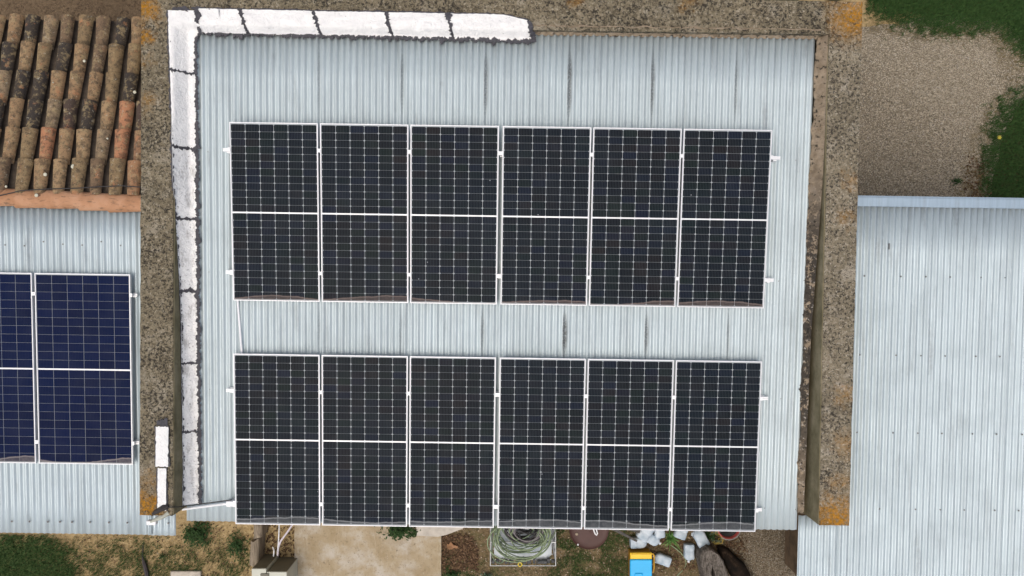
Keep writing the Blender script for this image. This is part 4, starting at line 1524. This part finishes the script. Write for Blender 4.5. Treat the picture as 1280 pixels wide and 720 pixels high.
# split weathered timber
m_timber = M("weathered_timber", 0.9, 0, 0.2)
_p = m_timber.pos()
_c = m_timber.ramp(m_timber.noise(m_timber.map(_p, (30, 2.2, 30)), 1.6, 6, 0.7), [(0.3, (0.10, 0.082, 0.06)), (0.5, (0.24, 0.20, 0.15)), (0.7, (0.38, 0.33, 0.26))])
m_timber.col(m_timber.mix(m_timber.rng(m_timber.noise(_p, 8, 4), .55, .7, 0, .5), _c, (.07, .055, .04)))
m_timber.bump(m_timber.noise(m_timber.map(_p, (60, 5, 60)), 1.5, 5), .7, .01)
m_timber = m_timber.m
for k, (x0, x1, y0, y1, h, lb) in enumerate(((315, 327, 640, 675, .30, "upper piece of the grey weathered timber beside the conduits"),
                                            (311.5, 323.5, 678.5, 708, .32, "lower piece of the grey weathered timber next to the cabinet"))):
    a, b = G(x0, y0, h), G(x1, y1, h)
    mb = MB()
    n = 10

    def fn(i, j):
        y = lerp(b.y, a.y, j)
        ww = (b.x - a.x) * (1 + .10 * nz(y * 6, k))
        ang = math.pi * (i * 1.0)
        x = (a.x + b.x) / 2 - math.cos(ang) * ww / 2 + .012 * nz(y * 3, k, 2) - (k * .02) * (1 - j)
        zz = h - .10 + .10 * math.sin(ang) ** .7 + .010 * nz(x * 30, y * 6, k)
        if j in (0, 1):
            y += .03 * nz(x * 18, k, 3) + (x - a.x) * .35 * (1 if (k == 0 and j == 0) or (k == 1 and j == 1) else 0)
        if i in (0, 1):
            zz = .0
        return (x, y, zz)
    mb.grid(fn, 12, 14)
    for row in (0, 14):
        f = tuple(row * 13 + q for q in range(13))
        mb.f.append(f if row else tuple(reversed(f)))
    mb.thing("timber_piece", m_timber, lb, "timber", ((a.x + b.x) / 2, (a.y + b.y) / 2, 0), "weathered timber pieces", smooth=True)
rc = G(331, 660, .012)
MB().tube([rc + Vector((.036 * math.cos(t * math.pi / 10), .036 * math.sin(t * math.pi / 10), 0)) for t in range(20)], .006, 6, True).thing("wire_ring", m_black, "small dark ring lying on the soil right of the timber", "ring", tuple(rc))

# grey cabinet: two joined boxes, rear faces to the house, their shade painted on
m_cab = plain("cabinet_paint", (.50, .52, .45), .55, 0, .08, 6)
m_cab_shade = plain("cabinet_shade_paint", (.155, .150, .115), .7, 0, .12, 6)  # shade of the rear faces put into a darker colour
hc = .62
a = G(314.5, 711, hc)
b = G(358.5, 760, hc)
cb = root("electric_cabinet", "grey metal cabinet with shaded rear faces at the lower edge", "cabinet", ((a.x + b.x) / 2, (a.y + b.y) / 2, 0), turned=False)
xm = lerp(a.x, b.x, .42)
MB().bbox(a.x, xm - .004, b.y, a.y, 0, hc, .006).part("left_box", m_cab, cb)
MB().bbox(xm + .004, b.x, b.y, a.y - .05, 0, hc, .006).part("right_box", m_cab, cb)
MB().box(a.x + .008, xm - .012, a.y - .004, a.y + .006, .02, hc - .012).part("shaded_rear", m_cab_shade, cb)
MB().box(xm + .012, b.x - .008, a.y - .054, a.y - .044, .02, hc - .012).part("shaded_rear", m_cab_shade, cb)
MB().bbox(a.x + .14, a.x + .27, b.y + .1, a.y - .07, hc - .002, hc + .02, .006).part("recess_plate", m_cab_shade, cb)  # dark raised plate standing in for the dark recess in the top
for (pts, mt, nm, lb) in (([(348.5, 640, 2.3), (349, 660, 1.2), (348, 680, .6), (346.5, 693, .35)], m_pvc, "cable_conduit", "white conduit dropping straight from the eaves to the cabinet"),
                          ([(372, 645, 1.6), (366, 655, 1.2), (360, 664, .9), (351, 676, .7), (348, 684, .5), (347, 694, .35)], plain("lilac_pvc", (.62, .58, .64), .5, 0, .08), "corrugated_hose", "lilac grey hose curving down to the cabinet"),
                          ([(341, 684, .5), (342.5, 688, .55), (342, 695, .4)], m_pvc, "cable_conduit", "short pale conduit stub behind the cabinet")):
    P = [G(*q) for q in pts]
    MB().tube(P, .010 if nm != "corrugated_hose" else .014, 8).thing(nm, mt, lb, "conduit", tuple(P[-1]), smooth=True)

# water tank in its cage
hz = 1.10
a, b = G(613, 640, hz), G(694.5, 707, hz)
yb_, yt = b.y, b.y + 1.15
tank = root("water_tank", "white caged water tank with coiled hoses on top, in front of the panels", "water tank", ((a.x + b.x) / 2, (yb_ + yt) / 2, 0), turned=False)
m_hdpe = plain("white_plastic", (.60, .66, .70), .45, 0, .10, 5)
m_cage = plain("galvanised_tube", (.33, .35, .36), .45, .5, .2, 8)
MB().bbox(a.x + .05, b.x - .05, yb_ + .05, yt - .05, .14, 1.02, .06).part("bottle", m_hdpe, tank, smooth=True)
MB().box(a.x, b.x, yb_, yt, .09, .14).box(a.x, a.x + .1, yb_, yt, 0, .0895).box(b.x - .1, b.x, yb_, yt, 0, .0895).box((a.x + b.x) / 2 - .05, (a.x + b.x) / 2 + .05, yb_, yt, 0, .0895).part("pallet", m_timber, tank)
cg = MB()
for z in (.2, .42, .64, .86, hz):
    cg.tube([(a.x, yb_, z), (b.x, yb_, z), (b.x, yt, z), (a.x, yt, z)], .011, 6, True)
for k in range(8):
    x = lerp(a.x, b.x, k / 7)
    for y in (yb_, yt):
        cg.tube([(x, y, .14), (x, y, hz)], .008, 5)
    y = lerp(yb_, yt, k / 7)
    for x in (a.x, b.x):
        cg.tube([(x, y, .14), (x, y, hz)], .008, 5)
cg.part("cage", m_cage, tank)
for k in (.3, .7):
    y = lerp(yb_, yt, k)
    MB().tube([(a.x, y, hz), (lerp(a.x, b.x, .5), y, hz - .02), (b.x, y, hz)], .012, 6).part("top_bar", m_cage, tank)
MB().lathe([(.10, 0), (.10, .04), (.085, .055)], (lerp(a.x, b.x, .5), lerp(yb_, yt, .55), 1.02), 20, False).part("lid", m_black, tank, smooth=True)
v_ = G(650, 705, 1.10)
MB().tube([v_ + Vector((.028 * math.cos(t * .6283), .028 * math.sin(t * .6283), .016)) for t in range(10)], .010, 6, True).part("yellow_tag", plain("yellow_plastic", (.55, .42, .03), .5), tank)
mb = MB()
for k in range(16):
    x = lerp(a.x + .03, b.x - .05, k / 15) + random.uniform(-.02, .02)
    mb.bbox(x, x + random.uniform(.03, .06), yb_ + .015, yb_ + random.uniform(.05, .085), 1.00, 1.05 + random.uniform(0, .04), .006)
mb.part("edge_debris", plain("dark_debris", (.07, .075, .08), .8, 0, .6, 40), tank, kind="stuff")


def hose(label, name, mat, c, loops, r, rz, seed, rad=.011, squash=.75, jitter=.18, extra=None):
    rng = random.Random(seed)
    pts = []
    n = 40
    rr = [rng.uniform(*r) for _ in range(loops + 1)]
    cx = [(rng.uniform(-jitter, jitter) * .4, rng.uniform(-jitter, jitter) * .3) for _ in range(loops + 1)]
    for k in range(loops * n + 1):
        t = k / n
        i = min(int(t), loops - 1)
        f = t - i
        f = f * f * (3 - 2 * f)
        R_ = lerp(rr[i], rr[i + 1], f)
        ox, oy = lerp(cx[i][0], cx[i + 1][0], f), lerp(cx[i][1], cx[i + 1][1], f)
        a = 2 * math.pi * t + seed
        pts.append(c + Vector((ox + R_ * math.cos(a), oy + R_ * squash * math.sin(a), rz[0] + (rz[1] - rz[0]) * (0.5 + 0.5 * math.sin(t * 2.3 + seed)) * (t / loops) + .012 * math.sin(3 * a + i))))
    if extra:
        pts += [c + Vector(e) for e in extra]
    return MB().tube(pts, rad, 6).thing(name, mat, label, "hose", tuple(c), smooth='all')


m_hose = plain("pale_green_hose", (.22, .285, .165), .5, 0, .25, 9)
m_hose2 = plain("dark_green_hose", (.12, .17, .10), .5, 0, .3, 9)
hcn = G(652, 662, hz)
hose("pale green garden hose coiled on the water tank", "garden_hose", m_hose, hcn + Vector((.02, -.06, 0)), 9, (.27, .43), (.04, .20), 2, .0095, squash=.74, jitter=.38)
hose("darker green garden hose coiled inside the pale one on the tank", "garden_hose", m_hose2, hcn + Vector((.03, .02, 0)), 8, (.24, .40), (.04, .15), 5, .0085, squash=.8, jitter=.35)
hose("black irrigation pipe coiled under the green hoses on the tank", "irrigation_pipe", m_black, hcn + Vector((.06, .05, 0)), 13, (.08, .34), (.03, .16), 9, .012, jitter=.3)
hose("grey thin pipe coiled at the middle of the tank top", "irrigation_pipe", plain("grey_pipe", (.19, .175, .185), .6), hcn + Vector((.06, .03, 0)), 6, (.14, .30), (.05, .12), 14, .009)
lc = G(624, 688, hz + .03)
lp = [lc + Vector((.105 * math.cos(t * .2618), .19 * math.sin(t * .2618), .02 * math.sin(t))) for t in range(24)]
MB().tube(lp, .009, 6, True).thing("hose_loop", m_hose2, "narrow green hose loop hanging at the tank's lower left corner", "hose", tuple(lc), smooth='all')
# black cable from between the panels to the coil
pts = [G(*q) for q in ((622, 520, 3.06), (620, 560, 3.05), (622, 600, 3.04), (620.5, 640, 3.0), (619.5, 656, 2.7), (617, 664, 1.6), (616, 680, 1.16))]

# reddish brown drum
hd = .88
c = G(736.5, 662.5, hd)
dr = root("brown_drum", "reddish brown round drum with a closed lid below the panel edge", "drum", (c.x, c.y, 0), turned=False)
m_drum = plain("brown_drum_paint", (.062, .025, .020), .6, 0, .15, 6)
MB().lathe([(.27, 0), (.285, .03), (.285, .28), (.295, .30), (.285, .32), (.285, .56), (.295, .58), (.285, .60), (.285, .84)], (c.x, c.y, 0), 40, True, False).part("body", m_drum, dr, smooth=True)
MB().lathe([(.285, .835), (.298, .84), (.300, .865), (.292, .88), (.280, .872), (.262, .86), (.20, .862), (.0001, .868)], (c.x, c.y, 0), 40, True, False).part("lid", m_drum, dr, smooth=True)
q = G(721, 668, hd)
MB().lathe([(.022, 0), (.020, .012), (.010, .014)], (q.x, q.y, .862), 12, False).part("lid_plug", plain("bung_metal", (.30, .24, .17), .6), dr, smooth=True)
q = G(738, 666, hd)
MB().lathe([(.016, 0), (.014, .012), (.008, .014)], (q.x, q.y, .862), 12, False).part("lid_plug", m_drum, dr, smooth=True)
q = G(722.5, 681, hd)
MB().lathe([(.014, 0), (.012, .012), (.004, .016)], (q.x, q.y, .866), 10, False).part("white_knob", m_pvc, dr, smooth=True)
q0 = G(741, 658, hd + .01)
P = [q0 + Vector(p) for p in ((0, 0, .0), (.012, -.05, .01), (.035, -.11, .006), (.055, -.13, .006), (.07, -.105, .006), (.055, -.05, .01), (.022, .02, .01))]
MB().tube(P, .011, 6).thing("white_strap", m_pvc, "white looped strap lying on the brown drum lid", "strap", tuple(q0), smooth='all')

# dark boards leaning from under the panels
m_board = plain("grey_board", (.085, .08, .075), .85, 0, .5, 18, .4)
for (x0, y0, z0, x1, y1, z1, w, lb) in ((757, 656, .62, 796, 676, .42, .05, "long dark grey board pointing at the left white jugs"),
                                       (772, 655, .52, 800, 664, .46, .09, "short dark board behind the left white jugs")):
    p0, p1 = G(x0, y0, z0), G(x1, y1, z1)
    d = (p1 - p0).normalized()
    s = Vector((-d.y, d.x, 0)).normalized() * w / 2
    n_ = d.cross(s).normalized() * .012
    mb = MB().add([p0 - s - n_, p0 + s - n_, p0 + s + n_, p0 - s + n_, p1 - s * .7 - n_, p1 + s * .5 - n_, p1 + s * .5 + n_, p1 - s * .7 + n_],
                  [(3, 2, 1, 0), (4, 5, 6, 7), (0, 1, 5, 4), (1, 2, 6, 5), (2, 3, 7, 6), (3, 0, 4, 7)])
    bo = mb.thing("grey_board", m_board, lb, "board", tuple(p0), "loose boards below the panels")
    # the board rests on a short trestle hidden under the eaves
    e = p0 + (p1 - p0) * .15
    MB().box(e.x - .04, e.x + .04, e.y - .04, e.y + .04, 0, e.z - .03).part("prop", m_board, bo)

# white jugs
m_jug = M("milky_plastic", 0.35, 0, 0.4)
_p, _r = m_jug.pos(), m_jug.rnd()
_c = m_jug.ramp(m_jug.noise(_p, 9, 4, .6), [(0.32, (.30, .39, .47)), (.68, (.54, .61, .67))])
m_jug.col(m_jug.mix(m_jug.rng(m_jug.noise(_p, 26, 5, .7), .58, .72, 0, .5), _c, (.36, .37, .36)))
m_jug.b.inputs["Subsurface Weight"].default_value = 0.15
m_jug.b.inputs["Subsurface Radius"].default_value = (.05, .05, .05)
m_jug = m_jug.m


def jug_meshes(w=.20, d=.15, h=.34):
    rings = [(.86, 0), (.98, .012), (1, .03), (1, h * .30), (.955, h * .34), (.955, h * .38), (1, h * .42), (1, h * .66), (.90, h * .76), (.58, h * .86), (.30, h * .915), (.20, h * .93), (.20, h * .965)]
    vs, fs = [], []
    n = 16
    for s, z in rings:
        for k in range(n):
            a = 2 * math.pi * (k + .5) / n
            ca, sa = math.cos(a), math.sin(a)
            e = .45 if s > .5 else lerp(1, .45, max(0, (s - .2) / .3))
            x = math.copysign(abs(ca) ** e, ca) * s * w / 2
            y = math.copysign(abs(sa) ** e, sa) * (s * d / 2 if s > .5 else s * w / 2)
            vs.append((x, y, z))
    m = len(rings)
    fs = [(i * n + k, i * n + (k + 1) % n, (i + 1) * n + (k + 1) % n, (i + 1) * n + k) for i in range(m - 1) for k in range(n)]
    fs += [tuple(range(n - 1, -1, -1)), tuple((m - 1) * n + k for k in range(n))]
    body = MB().add(vs, fs)
    handle = MB().tube([(w * .30, 0, h * .83), (w * .46, 0, h * .86), (w * .53, 0, h * .74), (w * .51, 0, h * .60)], .013, 7)
    cap = MB().lathe([(.024, 0), (.024, .022), (.020, .026)], (0, 0, h * .955), 14)
    return body.mesh("body", smooth=True), handle.mesh("handle", smooth=True), cap.mesh("cap", smooth=True)


jb, jh, jc = jug_meshes()
for me_, mt in ((jb, m_jug), (jh, m_jug), (jc, m_pvc)):
    me_.materials.append(mt)
# px, py, direction of the neck in the picture (deg, 0 = right, 90 = up), scale, lying?, height of centre, label
JUGS = [(797, 678, 3, 1.02, True, .10, "white plastic jug lying flat under the tip of the dark board"),
        (807, 664, 55, 1.18, True, .34, "white plastic jug resting on top of the leftmost jugs"),
        (814, 673, -30, .98, True, .16, "small white jug wedged between the left pile and the spiky plant"),
        (824, 662, 95, 1.0, True, .22, "bright white jug directly left of the green spiky plant"),
        (852, 662, 70, 1.15, True, .20, "white jug directly right of the green spiky plant"),
        (876, 673, 118, 1.12, True, .18, "slanting bluish white jug above the grey stump"),
        (829, 699.5, 160, .98, True, .09, "white jug lying alone right of the blue bin"),
        (861, 689, -92, .98, True, .09, "white jug with its cap pointing down between the bin and the stump")]
for k, (px, py, ang, s, lying, zc, lb) in enumerate(JUGS):
    s *= 0.85
    c = G(px, py, zc)
    o = bpy.data.objects.new("plastic_jug", None)
    col.objects.link(o)
    an = math.radians(ang)
    ax = Vector((math.cos(an), math.sin(an), .05 if k % 2 else -.04)).normalized()
    side = Vector((0, 0, 1)).cross(ax).normalized()
    up = ax.cross(side)
    Rm = Matrix((side, up, ax)).transposed()
    o.rotation_euler = Rm.to_euler()
    o.location = c - ax * .14 * s
    o.scale = (s, s, s)
    tag(o, lb, "jug", "white plastic jugs lying below the panels")
    piece("body", jb, o)
    piece("handle", jh, o)
    piece("cap", jc, o)

# blue bin with yellow lid strip
m_blue = plain("bright_blue_plastic", (.012, .43, .84), .4, 0, .06, 5)
m_yel = plain("bright_yellow_plastic", (.80, .52, .015), .4, 0, .08, 5)
m_org = plain("orange_plastic", (.45, .22, .015), .5, 0, .15, 5)
hb = .25
a, b = G(787.5, 691, hb), G(815, 750, hb)
bn = root("blue_bin", "bright blue bin with a yellow rim and side handle beside the jugs", "bin", ((a.x + b.x) / 2, (a.y + b.y) / 2, 0), turned=False)
ys = G(800, 699, hb).y
MB().bbox(a.x + .012, b.x - .004, b.y, a.y - .01, 0, hb - .03, .015).part("body", m_org, bn)
MB().bbox(a.x, b.x, b.y, ys - .003, hb - .03, hb + .012, .012).part("lid", m_blue, bn)
MB().bbox(a.x + .002, b.x - .002, ys + .002, a.y, hb - .03, hb + .004, .008).part("rim", m_yel, bn)
MB().box(a.x + .02, b.x - .02, a.y - .034, a.y - .018, hb + .002, hb + .014).part("rim_ridge", m_yel, bn)
MB().bbox(a.x + .07, a.x + .20, b.y + .2, G(800, 716, hb).y, hb + .010, hb + .024, .01).part("lid_grip", m_blue, bn)
P = [Vector((b.x - .01, a.y - .02, hb - .01)), Vector((b.x + .02, a.y - .02, hb - .005)), Vector((b.x + .04, a.y - .05, hb - .01)), Vector((b.x + .045, a.y - .12, hb - .06)), Vector((b.x + .05, a.y - .26, hb - .09)), Vector((b.x + .04, a.y - .34, hb - .09)), Vector((b.x - .01, a.y - .35, hb - .09))]
MB().tube(P, .012, 7).part("side_handle", plain("amber_plastic", (.55, .30, .02), .45), bn, smooth='all')

# thin trailing hoses
for (pts, mt, r, lb) in (([(838, 681, .02), (845, 686, .05), (851, 691, .03), (856, 698, .03), (857.5, 705, .02), (854, 712, .02), (848, 718, .02), (842, 726, .02)], m_hose, .0085, "thin pale green hose curving across the yard below the jugs"),
                         ([(818, 684, .04), (828, 681, .04), (838, 679.5, .05), (850, 676, .05), (860, 671, .06)], m_grass_dry, .006, "dry vine stem running under the spiky plant"),
                         ([(866, 700, .02), (872, 696, .03), (876, 688, .04), (879, 678, .05)], m_grass_dry, .006, "dry stem between the slanting jug and the stump")):
    P = [G(*q) for q in pts]
    Q = []
    for k in range(len(P) - 1):
        p0, p1, p2, p3 = P[max(0, k - 1)], P[k], P[k + 1], P[min(len(P) - 1, k + 2)]
        for t in (0, .25, .5, .75):
            Q.append(.5 * ((2 * p1) + (p2 - p0) * t + (2 * p0 - 5 * p1 + 4 * p2 - p3) * t * t + (3 * p1 - p0 - 3 * p2 + p3) * t ** 3))
    Q.append(P[-1])
    MB().tube(Q, r, 6).thing("trailing_hose" if mt is m_hose else "dry_stem", mt, lb, "hose" if mt is m_hose else "stem", tuple(P[0]), smooth='all')

# red bucket with dark inside and tangle of wire beside it
hb2 = .30
c = G(911, 659.5, hb2)
bk = root("red_bucket", "red and grey rimmed dark bucket half hidden under the lowest right panel", "bucket", (c.x, c.y, 0), turned=False)
MB().lathe([(.12, 0), (.165, .26), (.185, hb2), (.172, hb2 + .004), (.160, hb2 - .02), (.12, .04), (.0001, .04)], (c.x, c.y, 0), 32, True, False).part("bucket_body", plain("bucket_red", (.40, .08, .07), .5, 0, .2), bk, smooth=True)
MB().lathe([(.160, hb2 - .035), (.0001, hb2 - .05)], (c.x, c.y, 0), 32, False, False).part("dark_interior", plain("dark_interior", (.008, .008, .01), .3), bk, smooth=True)  # near-black disc filling the bucket's dark interior
MB().tube([(c.x + .19 * math.cos(t * .157 - 2.2), c.y + .19 * math.sin(t * .157 - 2.2), hb2 + .006) for t in range(24)], .010, 6).part("rim_hoop", plain("rim_grey", (.25, .24, .22), .6), bk, smooth='all')
c = G(895, 671, .05)
rng = random.Random(5)
for k, (mt, lb) in enumerate(((plain("yellow_wire", (.42, .30, .04), .5), "tangled yellow wire beside the red bucket"), (m_hose2, "tangled dark green wire beside the red bucket"))):
    pts = [c + Vector((rng.uniform(-.04, .04) + .10 * math.cos(t * .5 + k), rng.uniform(-.04, .04) + .075 * math.sin(t * .5 + k), .02 + .03 * rng.random())) for t in range(44)]
    MB().tube(pts, .006, 5).thing("tangled_wire", mt, lb, "wire", tuple(c), smooth='all')

# grey stump with a black split
m_bark = M("grey_bark", 0.95, 0, 0.15)
_p = m_bark.pos()
_q = m_bark.noise(m_bark.map(_p, (26, 7, 9), (1, 2, 0)), 1.0, 7, 0.75, 1.6)
_c = m_bark.ramp(_q, [(0.30, (.04, .035, .03)), (.46, (.12, .107, .092)), (.56, (.20, .18, .16)), (.72, (.30, .275, .245))])
m_bark.col(m_bark.mix(m_bark.rng(m_bark.noise(_p, 34, 5, .7), .54, .64, 0, .8), _c, (.04, .034, .028)))
m_bark.bump(_q, .9, .03)
m_bark = m_bark.m
hs = .42
outl = [(880, 688), (886, 684.5), (891, 687), (896, 690), (901, 695), (905, 701), (908, 709), (913, 722), (917, 738), (900, 740), (896, 727), (893.5, 716), (890.5, 705), (889.5, 716), (891, 728), (892, 740), (884, 740), (881, 724), (878, 713), (875.5, 703), (876, 694)]
mb = MB()
tops = [G(x, y, hs) for x, y in outl]
n = len(outl)
vs = []
for lev, (zz, gr) in enumerate(((0, 0.98), (hs * .5, .97), (hs - .04, .97), (hs, .90))):
    cx = sum(p.x for p in tops) / n
    cy = sum(p.y for p in tops) / n
    for k, p in enumerate(tops):
        j = 1 + .05 * nz(k * 1.7, lev * 2)
        vs.append((cx + (p.x - cx) * gr * j, cy + (p.y - cy) * gr * j, zz + (.035 * nz(k * .9, 3) if lev > 1 else 0)))
fs = [tuple(range(n - 1, -1, -1)), tuple(3 * n + k for k in range(n))]
fs += [(l * n + k, l * n + (k + 1) % n, (l + 1) * n + (k + 1) % n, (l + 1) * n + k) for l in range(3) for k in range(n)]
mb.add(vs, fs)
bm = bmesh.new()
me = mb.mesh("tree_stump")
bm.from_mesh(me)
bmesh.ops.triangulate(bm, faces=[f for f in bm.faces if len(f.verts) > 4])
bmesh.ops.subdivide_edges(bm, edges=bm.edges[:], cuts=2, use_grid_fill=True)
for v in bm.verts:
    if v.co.z > .05:
        v.co += Vector((.010 * nz(v.co.x * 14, v.co.y * 14, 1), .010 * nz(v.co.x * 14, v.co.y * 14, 5), .022 * nz(v.co.x * 11, v.co.y * 11, 2)))
bm.to_mesh(me)
bm.free()
st_o = bpy.data.objects.new("tree_stump", me)
me.materials.append(m_bark)
col.objects.link(st_o)
tag(st_o, "grey tree stump with a black split, right of the white jugs", "stump")
# dark rotten log beside it
P = [G(*q) for q in ((898, 684, .05), (904, 690, .09), (913, 700, .10), (920, 710, .10), (927, 722, .10), (936, 742, .10))]
lg = MB().tube(P, [.03, .09, .12, .14, .15, .15], 14)
lg.v = [(x + .04 * nz(x * 9, y * 9, z * 9), y + .03 * nz(x * 9, y * 9, z * 9 + 4), max(-.02, z + .03 * nz(x * 12, y * 12, z * 12))) for x, y, z in lg.v]
lg.thing("rotten_log", leaf_mat("charred_wood", [(.35, (.006, .005, .004)), (.55, (.018, .012, .008)), (.72, (.07, .046, .03))], 9, .97), "black rotten log lying on the gravel beside the grey stump", "log", tuple(P[2]), smooth=True)
# one big curled orange leaf on the litter
c = G(565, 683, .05)
mb = MB()
ring = []
for k in range(22):
    a = 2 * math.pi * k / 22
    r = .075 * (1 + .12 * math.cos(3 * a + .4) + .30 * math.cos(2 * a + 1)) * (1 + .35 * nz(k * 1.3, 4))
    ring.append(c + Vector((r * math.cos(a), r * .8 * math.sin(a), .03 * math.sin(2 * a))))
mb.add([c + Vector((0, 0, .012))] + ring, [(0, 1 + k, 1 + (k + 1) % 22) for k in range(22)])
mb.thing("large_leaf", plain("orange_leaf", (.30, .16, .08), .8, 0, .25, 20), "large orange brown leaf lying on the dark leaf litter", "leaf", tuple(c))
